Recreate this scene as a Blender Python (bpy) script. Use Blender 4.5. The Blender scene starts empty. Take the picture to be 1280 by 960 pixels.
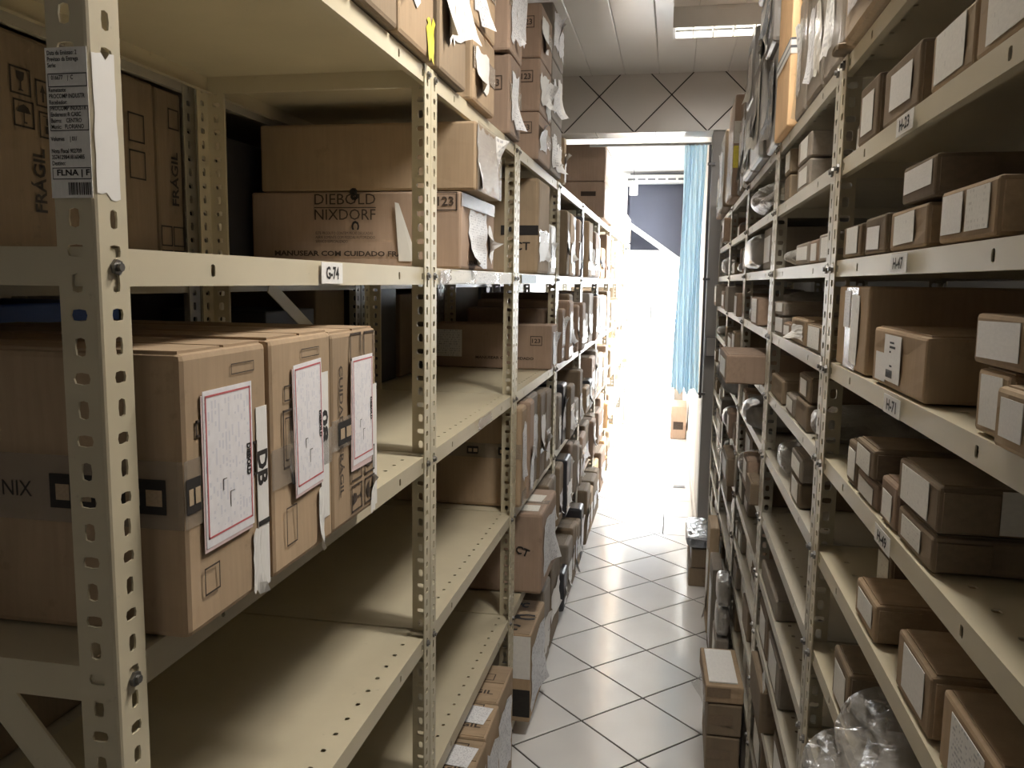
import bpy, bmesh, math, random
from mathutils import Vector, Matrix, noise as mnoise
R_ = random.Random(11)
scene = bpy.context.scene
col = scene.collection

# ------------------------------------------------------------------ camera
FPX, VPX, VPY, ROLL, EYE = 1035.0, 842.0, 354.0, 0.0138, 1.6
a = Vector(((VPX-640)/FPX, (VPY-480)/FPX, 1.0)).normalized()
dn = Vector((-ROLL, 1.0, -(-ROLL*a[0]+a[1])/a[2])).normalized()
xr = dn.cross(a)
W2C = Matrix((xr, a, -dn))
right = Vector((W2C[0][0], W2C[1][0], W2C[2][0]))
down = Vector((W2C[0][1], W2C[1][1], W2C[2][1]))
fwd = Vector((W2C[0][2], W2C[1][2], W2C[2][2]))
cam = bpy.data.cameras.new('camera')
cam.sensor_width = 36.0
cam.lens = FPX*36.0/1280.0
cam.clip_start = 0.02
co = bpy.data.objects.new('camera', cam)
col.objects.link(co)
m3 = Matrix((right, -down, -fwd)).transposed()
co.matrix_world = Matrix.Translation((0, 0, EYE)) @ m3.to_4x4()
scene.camera = co

# ------------------------------------------------------------------ world, exposure
SKY = 56.0
LAMP_W = 56.0
w = bpy.data.worlds.new('world')
scene.world = w
w.use_nodes = True
w.node_tree.nodes['Background'].inputs[0].default_value = (0.93, 0.97, 1.0, 1)
w.node_tree.nodes['Background'].inputs[1].default_value = SKY
vs = scene.view_settings
vs.view_transform = 'Standard'
vs.look = 'None'
vs.gamma = 1.0
vs.use_curve_mapping = False
vs.exposure = 0.22

# ------------------------------------------------------------------ materials
MATS = {}
def newmat(name):
    m = bpy.data.materials.new(name)
    m.use_nodes = True
    nt = m.node_tree
    b = nt.nodes['Principled BSDF']
    MATS[name] = m
    return m, nt, b
def ramp(nt, fac, c0, c1, p0=0.3, p1=0.7):
    r = nt.nodes.new('ShaderNodeValToRGB')
    r.color_ramp.elements[0].position = p0
    r.color_ramp.elements[1].position = p1
    r.color_ramp.elements[0].color = (*c0, 1)
    r.color_ramp.elements[1].color = (*c1, 1)
    nt.links.new(fac, r.inputs[0])
    return r.outputs[0]
def noise(nt, scale, detail=3, vec=None, rough=0.55):
    n = nt.nodes.new('ShaderNodeTexNoise')
    n.inputs['Scale'].default_value = scale
    n.inputs['Detail'].default_value = detail
    n.inputs['Roughness'].default_value = rough
    if vec is None:
        t = nt.nodes.new('ShaderNodeTexCoord')
        vec = t.outputs['Object']
    nt.links.new(vec, n.inputs['Vector'])
    return n.outputs['Fac']
def mix(nt, fac, c1, c2, mode='MIX'):
    x = nt.nodes.new('ShaderNodeMix')
    x.data_type = 'RGBA'
    x.blend_type = mode
    for s, v in ((x.inputs[0], fac), (x.inputs[6], c1), (x.inputs[7], c2)):
        if isinstance(v, (int, float)): s.default_value = v
        elif isinstance(v, tuple): s.default_value = (*v, 1)
        else: nt.links.new(v, s)
    return x.outputs[2]
def math_(nt, op, a_, b_=None):
    x = nt.nodes.new('ShaderNodeMath')
    x.operation = op
    for s, v in ((x.inputs[0], a_), (x.inputs[1], b_)):
        if v is None: continue
        if isinstance(v, (int, float)): s.default_value = v
        else: nt.links.new(v, s)
    return x.outputs[0]
def bump(nt, b, h, strength=0.2, dist=0.002):
    n = nt.nodes.new('ShaderNodeBump')
    n.inputs['Strength'].default_value = strength
    n.inputs['Distance'].default_value = dist
    nt.links.new(h, n.inputs['Height'])
    nt.links.new(n.outputs[0], b.inputs['Normal'])
def simple(name, c, rough=0.6, metal=0.0, var=0.12, sc=8, bmp=0.0):
    m, nt, b = newmat(name)
    f = noise(nt, sc)
    lo = tuple(x*(1-var) for x in c); hi = tuple(min(1, x*(1+var)) for x in c)
    nt.links.new(ramp(nt, f, lo, hi), b.inputs['Base Color'])
    b.inputs['Roughness'].default_value = rough
    b.inputs['Metallic'].default_value = metal
    if bmp: bump(nt, b, noise(nt, sc*6), bmp)
    return m
def cardboard(name, c, dirt=0.6):
    m, nt, b = newmat(name)
    oi = nt.nodes.new('ShaderNodeObjectInfo')
    base = ramp(nt, noise(nt, 5, 4), tuple(x*0.84 for x in c), tuple(x*1.1 for x in c), 0.3, 0.72)
    # corrugation grain, fine vertical streaks
    tc = nt.nodes.new('ShaderNodeTexCoord')
    mp = nt.nodes.new('ShaderNodeMapping')
    mp.inputs['Scale'].default_value = (1, 1, 0.06)
    nt.links.new(tc.outputs['Object'], mp.inputs[0])
    streak = noise(nt, 130, 2, mp.outputs[0])
    base = mix(nt, 0.25, base, ramp(nt, streak, tuple(x*0.72 for x in c), tuple(x*1.12 for x in c)), 'MIX')
    # scuffs
    sc = ramp(nt, noise(nt, 14, 6, None, 0.7), (0, 0, 0), (1, 1, 1), 0.62, 0.74)
    base = mix(nt, math_(nt, 'MULTIPLY', sc, dirt), base, tuple(x*0.5 for x in c))
    v = math_(nt, 'ADD', math_(nt, 'MULTIPLY', oi.outputs['Random'], 0.34), 0.83)
    hs = nt.nodes.new('ShaderNodeHueSaturation')
    nt.links.new(v, hs.inputs['Value'])
    nt.links.new(base, hs.inputs['Color'])
    nt.links.new(hs.outputs[0], b.inputs['Base Color'])
    b.inputs['Roughness'].default_value = 0.82
    b.inputs['Specular IOR Level'].default_value = 0.25
    bump(nt, b, streak, 0.12, 0.001)
    return m
K1 = cardboard('kraft_cardboard', (0.415, 0.303, 0.197))
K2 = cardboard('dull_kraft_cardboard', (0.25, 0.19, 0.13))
K3 = cardboard('pinkish_cardboard', (0.38, 0.275, 0.205))
K4 = cardboard('pale_cardboard', (0.46, 0.35, 0.235))
K5 = cardboard('grey_cardboard', (0.33, 0.285, 0.24))
K6 = cardboard('orange_cardboard', (0.78, 0.52, 0.29))
EDGE = simple('cut_cardboard_edge', (0.22, 0.14, 0.075), 0.9, 0, 0.3, 60)

def steel(name, c, rust):
    m, nt, b = newmat(name)
    f = noise(nt, 3, 5)
    base = ramp(nt, f, tuple(x*0.9 for x in c), tuple(x*1.05 for x in c))
    spots = ramp(nt, noise(nt, 42, 5, None, 0.65), (0, 0, 0), (1, 1, 1), 0.66, 0.74)
    base = mix(nt, math_(nt, 'MULTIPLY', spots, rust), base, (0.12, 0.075, 0.04))
    smear = ramp(nt, noise(nt, 9, 5), (0, 0, 0), (1, 1, 1), 0.55, 0.8)
    base = mix(nt, math_(nt, 'MULTIPLY', smear, rust*0.4), base, tuple(x*0.55 for x in c))
    nt.links.new(base, b.inputs['Base Color'])
    b.inputs['Roughness'].default_value = 0.42
    return m
CREAM = steel('cream_painted_steel', (0.585, 0.52, 0.375), 0.3)
CREAM2 = steel('worn_cream_steel', (0.54, 0.50, 0.41), 0.75)
GALV = simple('zinc_bolt', (0.22, 0.21, 0.20), 0.4, 0.8)
INK = simple('black_ink', (0.022, 0.018, 0.016), 0.7, 0, 0.2)
INKB = simple('brown_black_ink', (0.06, 0.04, 0.028), 0.8, 0, 0.3)
RED = simple('red_print', (0.55, 0.13, 0.14), 0.6)
YEL = simple('yellow_sticker', (0.75, 0.62, 0.05), 0.5)

def paper(name, lines, c=(0.72, 0.71, 0.70), density=0.5, ink=(0.28, 0.28, 0.32), swap=False):
    m, nt, b = newmat(name)
    uv = nt.nodes.new('ShaderNodeTexCoord')
    sp = nt.nodes.new('ShaderNodeSeparateXYZ')
    nt.links.new(uv.outputs['UV'], sp.inputs[0])
    ux, uy = (sp.outputs[1], sp.outputs[0]) if swap else (sp.outputs[0], sp.outputs[1])
    base = ramp(nt, noise(nt, 12), tuple(x*0.92 for x in c), c)
    if lines:
        fr = math_(nt, 'FRACT', math_(nt, 'MULTIPLY', uy, lines))
        row = math_(nt, 'LESS_THAN', math_(nt, 'ABSOLUTE', math_(nt, 'SUBTRACT', fr, 0.5)), 0.24)
        mp = nt.nodes.new('ShaderNodeCombineXYZ')
        nt.links.new(math_(nt, 'MULTIPLY', ux, 22), mp.inputs[0])
        nt.links.new(math_(nt, 'MULTIPLY', math_(nt, 'FLOOR', math_(nt, 'MULTIPLY', uy, lines)), 7.3), mp.inputs[1])
        oi = nt.nodes.new('ShaderNodeObjectInfo')
        nt.links.new(math_(nt, 'MULTIPLY', oi.outputs['Random'], 50), mp.inputs[2])
        wn = noise(nt, 1.0, 1, mp.outputs[0])
        word = math_(nt, 'GREATER_THAN', wn, 1-density)
        ins = math_(nt, 'LESS_THAN', math_(nt, 'ABSOLUTE', math_(nt, 'SUBTRACT', ux, 0.5)), 0.43)
        k = math_(nt, 'MULTIPLY', math_(nt, 'MULTIPLY', row, word), ins)
        base = mix(nt, math_(nt, 'MULTIPLY', k, 0.6), base, ink)
    nt.links.new(base, b.inputs['Base Color'])
    b.inputs['Roughness'].default_value = 0.55
    return m
P0 = paper('blank_paper', 0, (0.84, 0.82, 0.79))
P1 = paper('printed_slip', 12, (0.83, 0.82, 0.80), 0.46)
P2 = paper('shipping_slip', 22, (0.82, 0.82, 0.84), 0.46)
P3 = paper('faint_slip', 7, (0.80, 0.77, 0.70), 0.40, (0.52, 0.49, 0.44))
P5 = paper('plain_white_label', 5, (0.82, 0.80, 0.75), 0.33, (0.55, 0.53, 0.5))
P4 = paper('pink_form', 15, (0.86, 0.84, 0.87), 0.45, (0.62, 0.62, 0.70), swap=True)
PP = paper('pink_paper', 0, (0.78, 0.60, 0.60))

def glossy(name, c, rough, alpha, coat=0.0):
    m, nt, b = newmat(name)
    nt.links.new(ramp(nt, noise(nt, 9), tuple(x*0.8 for x in c), c), b.inputs['Base Color'])
    b.inputs['Roughness'].default_value = rough
    b.inputs['Alpha'].default_value = alpha
    b.inputs['Specular IOR Level'].default_value = 0.7
    bump(nt, b, noise(nt, 38 if coat else 30, 3), 0.9 if coat else 0.35, 0.012 if coat else 0.004)
    return m
TAPE = glossy('brown_tape', (0.33, 0.235, 0.15), 0.25, 0.75)
CTAPE = glossy('clear_tape', (0.5, 0.42, 0.33), 0.2, 0.3)
BAG = glossy('clear_plastic', (0.58, 0.56, 0.53), 0.16, 0.42, 1)
MILK = glossy('milky_plastic', (0.50, 0.48, 0.45), 0.3, 0.9, 1)
GREYBAG = glossy('grey_plastic', (0.30, 0.285, 0.27), 0.3, 1.0)
DARKBAG = glossy('dark_plastic', (0.05, 0.05, 0.055), 0.3, 1.0)
SILV = glossy('silver_film', (0.36, 0.38, 0.41), 0.25, 1.0, 1)
CLOTH = simple('grey_cloth', (0.22, 0.21, 0.20), 0.95, 0, 0.3, 20, 0.3)
BLUEP = simple('blue_plastic', (0.04, 0.11, 0.42), 0.4)
DARK = simple('dark_equipment', (0.035, 0.035, 0.042), 0.5)

TILE = simple('glazed_tile', (0.80, 0.79, 0.78), 0.13, 0, 0.06, 2.0)
GROUT = simple('dark_grout', (0.045, 0.038, 0.034), 0.9, 0, 0.3, 30)
WTILE = simple('wall_tile', (0.66, 0.63, 0.60), 0.3, 0, 0.05, 2.0)
WALL = simple('white_painted_wall', (0.74, 0.72, 0.69), 0.7, 0, 0.05, 1.5)
DIM = simple('grey_painted_wall', (0.34, 0.33, 0.32), 0.8, 0, 0.1, 1.5)
NAVY = simple('dark_navy_wall', (0.045, 0.05, 0.075), 0.6, 0, 0.1, 1.5)
PVC = simple('pvc_panel', (0.74, 0.72, 0.69), 0.28, 0, 0.04, 1.2)
WPL = simple('white_enamel', (0.8, 0.8, 0.78), 0.3, 0, 0.04)
ALU = simple('mirror_aluminium', (0.85, 0.85, 0.85), 0.12, 1.0, 0.03)
PIPE = simple('grey_pipe', (0.14, 0.14, 0.15), 0.4, 0.3)
CONC = simple('pale_concrete', (0.55, 0.53, 0.5), 0.9)
m, nt, b = newmat('blue_curtain_fabric')
nt.links.new(ramp(nt, noise(nt, 4), (0.50, 0.72, 0.85), (0.62, 0.80, 0.90)), b.inputs['Base Color'])
b.inputs['Roughness'].default_value = 0.9
tr = nt.nodes.new('ShaderNodeBsdfTranslucent')
tr.inputs[0].default_value = (0.70, 0.88, 0.98, 1)
ms = nt.nodes.new('ShaderNodeMixShader')
ms.inputs[0].default_value = 0.6
nt.links.new(b.outputs[0], ms.inputs[1]); nt.links.new(tr.outputs[0], ms.inputs[2])
nt.links.new(ms.outputs[0], nt.nodes['Material Output'].inputs[0])
CURT = m
m, nt, b = newmat('window_glass')
b.inputs['Base Color'].default_value = (0.9, 0.95, 0.95, 1)
b.inputs['Roughness'].default_value = 0.02
b.inputs['Alpha'].default_value = 0.12
GLASS = m
m, nt, b = newmat('lit_tube')
b.inputs['Base Color'].default_value = (0.9, 0.9, 0.9, 1)
b.inputs['Emission Color'].default_value = (1.0, 0.93, 0.80, 1)
b.inputs['Emission Strength'].default_value = 14.0
LIT = m
m, nt, b = newmat('dim_tube')
b.inputs['Base Color'].default_value = (0.9, 0.9, 0.9, 1)
b.inputs['Emission Color'].default_value = (1.0, 0.96, 0.9, 1)
b.inputs['Emission Strength'].default_value = 5.0
DIMLIT = m
TUBE = simple('unlit_tube', (0.88, 0.88, 0.86), 0.15, 0, 0.02)

# ------------------------------------------------------------------ mesh helpers
class MB:
    def __init__(s): s.v = []; s.f = []; s.uv = {}
    def box(s, x0, x1, y0, y1, z0, z1):
        n = len(s.v)
        s.v += [(x0,y0,z0),(x1,y0,z0),(x1,y1,z0),(x0,y1,z0),(x0,y0,z1),(x1,y0,z1),(x1,y1,z1),(x0,y1,z1)]
        s.f += [tuple(n+i for i in q) for q in ((0,3,2,1),(4,5,6,7),(0,1,5,4),(1,2,6,5),(2,3,7,6),(3,0,4,7))]
    def cyl(s, p, q, r, k=8, r2=None):
        p = Vector(p); q = Vector(q); d = (q-p).normalized()
        u = d.orthogonal().normalized(); v = d.cross(u); n = len(s.v); r2 = r if r2 is None else r2
        for c, rr in ((p, r), (q, r2)):
            for i in range(k):
                t = 2*math.pi*i/k
                s.v.append(tuple(c + u*rr*math.cos(t) + v*rr*math.sin(t)))
        for i in range(k):
            j = (i+1) % k
            s.f.append((n+i, n+j, n+k+j, n+k+i))
        s.f.append(tuple(n+i for i in reversed(range(k)))); s.f.append(tuple(n+k+i for i in range(k)))
    def perf(s, fn, cells, th):
        """perforated thin plate: cells (a0,a1,b0,b1,hole) mapped by fn(a,b,c) with c across the thickness"""
        for a0, a1, b0, b1, h in cells:
            n = len(s.v)
            if h is None:
                for c in (0, th):
                    for (p, q) in ((a0,b0),(a1,b0),(a1,b1),(a0,b1)): s.v.append(fn(p, q, c))
                s.f += [tuple(n+i for i in q) for q in ((0,1,2,3),(7,6,5,4),(0,4,5,1),(1,5,6,2),(2,6,7,3),(3,7,4,0))]
                continue
            ca, cb, ra, rb = h
            out = ((a1,cb),(a1,b1),(ca,b1),(a0,b1),(a0,cb),(a0,b0),(ca,b0),(a1,b0))
            for c in (0, th):
                for p, q in out: s.v.append(fn(p, q, c))
                for i in range(8):
                    t = math.pi/4*i
                    x = math.cos(t); y = math.sin(t)
                    x = math.copysign(abs(x)**0.55, x) if abs(x) > 1e-6 else 0
                    y = math.copysign(abs(y)**0.55, y) if abs(y) > 1e-6 else 0
                    s.v.append(fn(ca+ra*x, cb+rb*y, c))
            for i in range(8):
                j = (i+1) % 8
                s.f.append((n+i, n+j, n+8+j, n+8+i))
                s.f.append((n+16+j, n+16+i, n+24+i, n+24+j))
                s.f.append((n+8+i, n+8+j, n+24+j, n+24+i))
                s.f.append((n+j, n+i, n+16+i, n+16+j))
    def mesh(s, name, mat, fix=True, smooth=False):
        me = bpy.data.meshes.new(name)
        me.from_pydata(s.v, [], s.f)
        if fix:
            bm = bmesh.new(); bm.from_mesh(me)
            bmesh.ops.recalc_face_normals(bm, faces=bm.faces)
            bm.to_mesh(me); bm.free()
        if smooth:
            for p in me.polygons: p.use_smooth = True
        me.materials.append(mat)
        return me

def empty(name, loc, rz=0.0):
    o = bpy.data.objects.new(name, None)
    o.empty_display_size = 0.05
    o.location = loc; o.rotation_euler = (0, 0, rz)
    col.objects.link(o)
    return o
def tag(o, label=None, cat=None, group=None, kind=None):
    if label: o['label'] = label
    if cat: o['category'] = cat
    if group: o['group'] = group
    if kind: o['kind'] = kind
    return o
def part(name, me, parent, mtx=None):
    o = bpy.data.objects.new(name, me)
    col.objects.link(o)
    if parent: o.parent = parent
    if mtx is not None: o.matrix_local = mtx
    return o
def basis(o, u, v, n):
    return Matrix(((u[0],v[0],n[0],o[0]),(u[1],v[1],n[1],o[1]),(u[2],v[2],n[2],o[2]),(0,0,0,1)))

_slab = {}
def slab(mat):
    """unit slab 1 x 1 x 1 with uv on its front"""
    if mat.name not in _slab:
        mb = MB(); mb.box(0, 1, 0, 1, 0, 1)
        me = mb.mesh('slab_'+mat.name, mat)
        uv = me.uv_layers.new(name='UVMap')
        for l in me.loops:
            c = me.vertices[l.vertex_index].co
            uv.data[l.index].uv = (c.x, c.y)
        _slab[mat.name] = me
    return _slab[mat.name]
def ragged(mat, seed, wd, hg, curl=0.02, jag=0.05, jit=0.0012, base=0.0012):
    """torn paper sheet, real size, curling off the surface towards one corner"""
    r = random.Random(seed)
    nx, ny = 5, 7
    v = []; f = []; uvs = []
    cx = r.choice((0, 1)); cy = r.choice((0, 0, 1))
    for j in range(ny+1):
        for i in range(nx+1):
            u_ = i/nx; w_ = j/ny
            x = u_; y = w_
            if i in (0, nx): x += r.uniform(-jag, jag)
            if j in (0, ny): y += r.uniform(-jag, jag)
            d = max(0, 1-math.hypot(u_-cx, w_-cy)*1.7)
            v.append((x*wd, y*hg, base + curl*d*d + r.uniform(0, jit)))
            uvs.append((u_, w_))
    for j in range(ny):
        for i in range(nx):
            k = j*(nx+1)+i
            f.append((k, k+1, k+nx+2, k+nx+1))
    me = bpy.data.meshes.new('torn_paper')
    me.from_pydata(v, [], f)
    uv = me.uv_layers.new(name='UVMap')
    for l in me.loops: uv.data[l.index].uv = uvs[l.vertex_index]
    me.materials.append(mat)
    return me

_txt = {}
def textmesh(body, mat, bold=0.0, spacing=1.0):
    key = (body, mat.name, bold, spacing)
    if key in _txt: return _txt[key]
    cu = bpy.data.curves.new('lettering', 'FONT')
    cu.body = body; cu.resolution_u = 2; cu.offset = bold; cu.space_line = spacing
    ob = bpy.data.objects.new('lettering_source', cu)
    col.objects.link(ob)
    dg = bpy.context.evaluated_depsgraph_get()
    me = bpy.data.meshes.new_from_object(ob.evaluated_get(dg))
    bpy.data.objects.remove(ob); bpy.data.curves.remove(cu)
    xs = [q.co.x for q in me.vertices]; ys = [q.co.y for q in me.vertices]
    x0, x1, y0, y1 = min(xs), max(xs), min(ys), max(ys)
    for q in me.vertices:
        q.co.x = (q.co.x-x0)/(x1-x0)-0.5; q.co.y = (q.co.y-y0)/(y1-y0)-0.5; q.co.z = 0
    me.materials.clear(); me.materials.append(mat)
    me.name = 'lettering'
    _txt[key] = me
    return me

_body = {}
def rounded(name, dx, dy, dz, bev, seed, mat, dent=0.003, nseg=3):
    """carton body: rounded edges, faces dented inwards; base at z=0, centred in x,y"""
    r = random.Random(seed)
    def ax(L):
        b_ = min(bev, L*0.2)
        return [0, b_] + [b_ + (L-2*b_)*i/nseg for i in range(1, nseg)] + [L-b_, L], b_
    (X, bx), (Y, by), (Z, bz) = ax(dx), ax(dy), ax(dz)
    n = len(X)-1
    idx = {}; v = []; f = []
    def vid(i, j, k):
        if (i, j, k) in idx: return idx[(i, j, k)]
        p = Vector((X[i], Y[j], Z[k]))
        q = Vector((min(max(p.x, bx), dx-bx), min(max(p.y, by), dy-by), min(max(p.z, bz), dz-bz)))
        d = p-q
        bb = min(bx, by, bz)
        ext = sum(t in (0, n) for t in (i, j, k))
        if d.length > 0 and ext > 1: p = q + Vector([math.copysign(bb_, c) if c else 0 for c, bb_ in zip(d, (bx, by, bz))])*(0.72 if ext == 2 else 0.6)
        if ext == 1 and all(t not in (1, n-1) for t in (i, j, k)):
            nrm = Vector([-1 if t == 0 else (1 if t == n else 0) for t in (i, j, k)])
            p -= nrm*r.uniform(0, dent)
        v.append((p.x-dx/2, p.y-dy/2, p.z)); idx[(i, j, k)] = len(v)-1
        return len(v)-1
    for s in (0, n):
        for i in range(n):
            for j in range(n):
                for q in (((s,i,j),(s,i+1,j),(s,i+1,j+1),(s,i,j+1)), ((i,s,j),(i,s,j+1),(i+1,s,j+1),(i+1,s,j)), ((i,j,s),(i+1,j,s),(i+1,j+1,s),(i,j+1,s))):
                    g = [vid(*t) for t in q]
                    f.append(tuple(g if s == n else reversed(g)))
    me = bpy.data.meshes.new(name)
    me.from_pydata(v, [], f)
    me.materials.append(mat)
    return me

def blob(name, dx, dy, dz, seed, mat, rough=0.10, sq=0.6, sub=4):
    """lumpy filled bag or wrapped bundle, base at z=0"""
    r = random.Random(seed)
    bm = bmesh.new()
    bmesh.ops.create_icosphere(bm, subdivisions=sub, radius=1.0)
    ph = [(Vector((r.uniform(-1,1), r.uniform(-1,1), r.uniform(-1,1))).normalized()*r.uniform(2, 9), r.uniform(0, 6.28)) for _ in range(9)]
    for q in bm.verts:
        c = q.co.copy()
        p = Vector([math.copysign(abs(t)**sq, t) for t in c])
        k = 1 + rough*0.7*sum(math.sin(w_.dot(c)+o) for w_, o in ph)/3.0
        k += rough*1.5*(0.55-mnoise.turbulence(c*2.3+Vector((seed*0.37, seed*0.11, 0)), 4, True))
        p *= min(1.0, k)
        q.co = (p.x*dx/2, p.y*dy/2, max(0.0, (p.z+1)*dz/2))
    me = bpy.data.meshes.new(name)
    bm.to_mesh(me); bm.free()
    for p in me.polygons: p.use_smooth = True
    me.materials.append(mat)
    return me

# ------------------------------------------------------------------ the setting
def struct(name, mb, mat, parent=None):
    o = part(name, mb.mesh(name, mat), parent)
    if parent is None: o['kind'] = 'structure'
    return o
CEIL, LY, LZ = 2.84, 5.2, 2.505
XL, XR = -0.5, 0.255
mb = MB(); mb.box(-1.75, 0.95, -3.2, 13.4, -0.10, -0.003)
floor = struct('floor', mb, GROUT)

def clip(poly, x0, x1, y0, y1):
    def cut(ps, inside, inter):
        out = []
        for i in range(len(ps)):
            p, q = ps[i-1], ps[i]
            if inside(q):
                if not inside(p): out.append(inter(p, q))
                out.append(q)
            elif inside(p): out.append(inter(p, q))
        return out
    for ax, lim, sg in ((0, x0, 1), (0, x1, -1), (1, y0, 1), (1, y1, -1)):
        if not poly: return poly
        poly = cut(poly, lambda p: sg*(p[ax]-lim) >= -1e-9,
                   lambda p, q: tuple(p[k]+(q[k]-p[k])*((lim-p[ax])/(q[ax]-p[ax])) for k in (0, 1)))
    return poly
def prism(poly, z0, z1, fn=lambda x, y, z: (x, y, z), mb=None):
    mb = mb or MB()
    n = len(mb.v); k = len(poly)
    cx = sum(p[0] for p in poly)/k; cy = sum(p[1] for p in poly)/k
    for z, ins in ((z0, 0), (z1-0.001, 0), (z1, 0.0012)):
        for p in poly:
            d = math.hypot(p[0]-cx, p[1]-cy) or 1
            mb.v.append(fn(p[0]-(p[0]-cx)/d*ins, p[1]-(p[1]-cy)/d*ins, z))
    for l in (0, k):
        for i in range(k):
            j = (i+1) % k
            mb.f.append((n+l+i, n+l+j, n+l+k+j, n+l+k+i))
    mb.f.append(tuple(n+2*k+i for i in range(k)))
    return mb
HD = 0.2155
G = 0.0036
tx, ty = -0.274, 2.869
dia = [(HD-G*1.4, 0), (0, HD-G*1.4), (-HD+G*1.4, 0), (0, -HD+G*1.4)]
full = prism(dia, -0.006, 0.0).mesh('tile', TILE)
far_tiles = MB()
cells = []
for mm in range(-14, 18):
    for nn in range(-30, 52):
        if (mm+nn) % 2 == 0: continue
        cx, cy = tx+mm*HD, ty+nn*HD
        if cx < -1.5 or cx > 0.8 or cy < -3.2 or cy > 13.2: continue
        lim = -0.008
        if cy-HD >= 5.25 and cx-HD >= lim: continue
        cells.append((cx, cy))
def inview(c): return 1.4 < c[1] < 9 and -0.72 < c[0] < 0.5
near = sorted([c for c in cells if inview(c)], key=lambda c: c[1])[:220]
nset = set(near)
for c in cells:
    poly = [(p[0]+c[0], p[1]+c[1]) for p in dia]
    cutit = c[1]+HD > 5.25 and c[0]+HD > -0.008
    if cutit:
        for pc in (clip(poly, -9, 9, -9, 5.25-G), clip(poly, -9, -0.008-G, 5.25-G, 99)):
            if len(pc) >= 3: part('tile', prism(pc, -0.006, 0).mesh('tile', TILE), floor)
        continue
    if c in nset: part('tile', full, floor, Matrix.Translation((c[0], c[1], 0)))
    else: prism(poly, -0.006, 0, mb=far_tiles)
for k in range(18):
    y0 = 5.25+k*0.43
    for i in range(1):
        x0 = -0.008+i*0.43
        poly = [(x0+G, y0+G), (x0+0.43-G, y0+G), (x0+0.43-G, y0+0.43-G), (x0+G, y0+0.43-G)]
        if i == 0 and k < 10: part('tile', prism(poly, -0.006, 0).mesh('tile', TILE), floor)
        else: prism(poly, -0.006, 0, mb=far_tiles)
o = part('tile_field', far_tiles.mesh('tile_field', TILE), floor); o['kind'] = 'stuff'

# ceiling of the front room: long pvc panels
mb = MB(); mb.box(-1.75, 0.95, -3.2, LY+0.2, CEIL+0.012, CEIL+0.1)
ceil = struct('ceiling', mb, DIM)
PW = 0.2
pan = MB()
pan.v = [(0.0008,0,0.0016),(0.005,0,0),(PW-0.005,0,0),(PW-0.0008,0,0.0016),(PW-0.0008,0,0.01),(0.0008,0,0.01)]
L_ = LY+3.2
pan.v += [(x, L_, z) for x, _, z in pan.v]
pan.f = [(0,1,7,6),(1,2,8,7),(2,3,9,8),(3,4,10,9),(4,5,11,10),(5,0,6,11),(5,4,3,2,1,0),(6,7,8,9,10,11)]
pme = pan.mesh('ceiling_panel', PVC)
for i in range(12): part('ceiling_panel', pme, ceil, Matrix.Translation((-1.53+i*PW, -3.2, CEIL)))
mb = MB(); mb.box(-1.75, 0.35, LY+0.2, 13.4, 3.05, 3.12)
struct('ceiling_far', mb, WALL)

# lintel with diagonal tiles
mb = MB(); mb.box(-1.6, 0.95, LY, LY+0.2, LZ, CEIL+0.3)
lint = struct('wall_lintel', mb, GROUT)
fnw = lambda x, y, z: (x, LY-z, y)
lx, lz = -0.052, 2.716
for mm in range(-13, 6):
    for nn in range(-3, 4):
        if (mm+nn) % 2 == 0: continue
        c = (lx+mm*HD, lz+nn*HD)
        poly = clip([(p[0]+c[0], p[1]+c[1]) for p in dia], -1.59, 0.94, LZ, CEIL)
        if len(poly) >= 3: part('tile', prism(poly, -0.002, 0.004, fnw).mesh('tile', WTILE), lint)
for i in range(7):
    x0 = -1.58+i*0.36
    s = MB(); s.box(x0+0.002, x0+0.358, LY, LY+0.2, LZ-0.005, LZ)
    part('tile', s.mesh('soffit_tile', WTILE), lint)

# walls
mb = MB(); mb.box(0.2, 0.95, LY, LY+0.2, -0.003, LZ); struct('wall_return', mb, DIM)
mb = MB(); mb.box(0.80, 0.95, -3.2, LY, -0.003, CEIL+0.012); struct('wall_right', mb, DIM)
mb = MB(); mb.box(-1.75, -1.6, -3.2, 13.0, -0.003, 3.05); struct('wall_left', mb, DIM)
mb = MB(); mb.box(-1.6, -1.03, LY, LY+0.2, -0.003, LZ); struct('wall_light_block', mb, DIM)  # unseen partition, added to keep far-room daylight off the rear row
mb = MB(); mb.box(-1.75, 0.95, -3.3, -3.2, -0.003, CEIL+0.012); struct('wall_back', mb, WALL)
WY0, WY1, WZ0, WZ1 = 6.6, 10.6, 0.95, 2.5
mb = MB()
mb.box(0.2, 0.35, LY+0.2, WY0, -0.003, 3.05); mb.box(0.2, 0.35, WY1, 13.0, -0.003, 3.05)
mb.box(0.2, 0.35, WY0, WY1, -0.003, WZ0); mb.box(0.2, 0.35, WY0, WY1, WZ1, 3.05)
struct('wall_far_right', mb, WALL)
mb = MB(); mb.box(0.186, 0.2, LY+0.005, 13.0, 0, 0.09); struct('baseboard_right', mb, WALL)
wf = MB()
for i in range(5):
    y = WY0+(WY1-WY0)*i/4
    wf.box(0.25, 0.30, y-0.025 if i else y, y+0.025 if i < 4 else y, WZ0, WZ1)
wf.box(0.25, 0.30, WY0, WY1, WZ0, WZ0+0.05); wf.box(0.25, 0.30, WY0, WY1, WZ1-0.05, WZ1)
win = struct('window_1', wf, WPL)
for i in range(4):
    s = MB(); y = WY0+(WY1-WY0)*i/4
    s.box(0.272, 0.278, y+0.026, y+(WY1-WY0)/4-0.026, WZ0+0.051, WZ1-0.051)
    part('pane', s.mesh('pane', GLASS), win)
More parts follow.
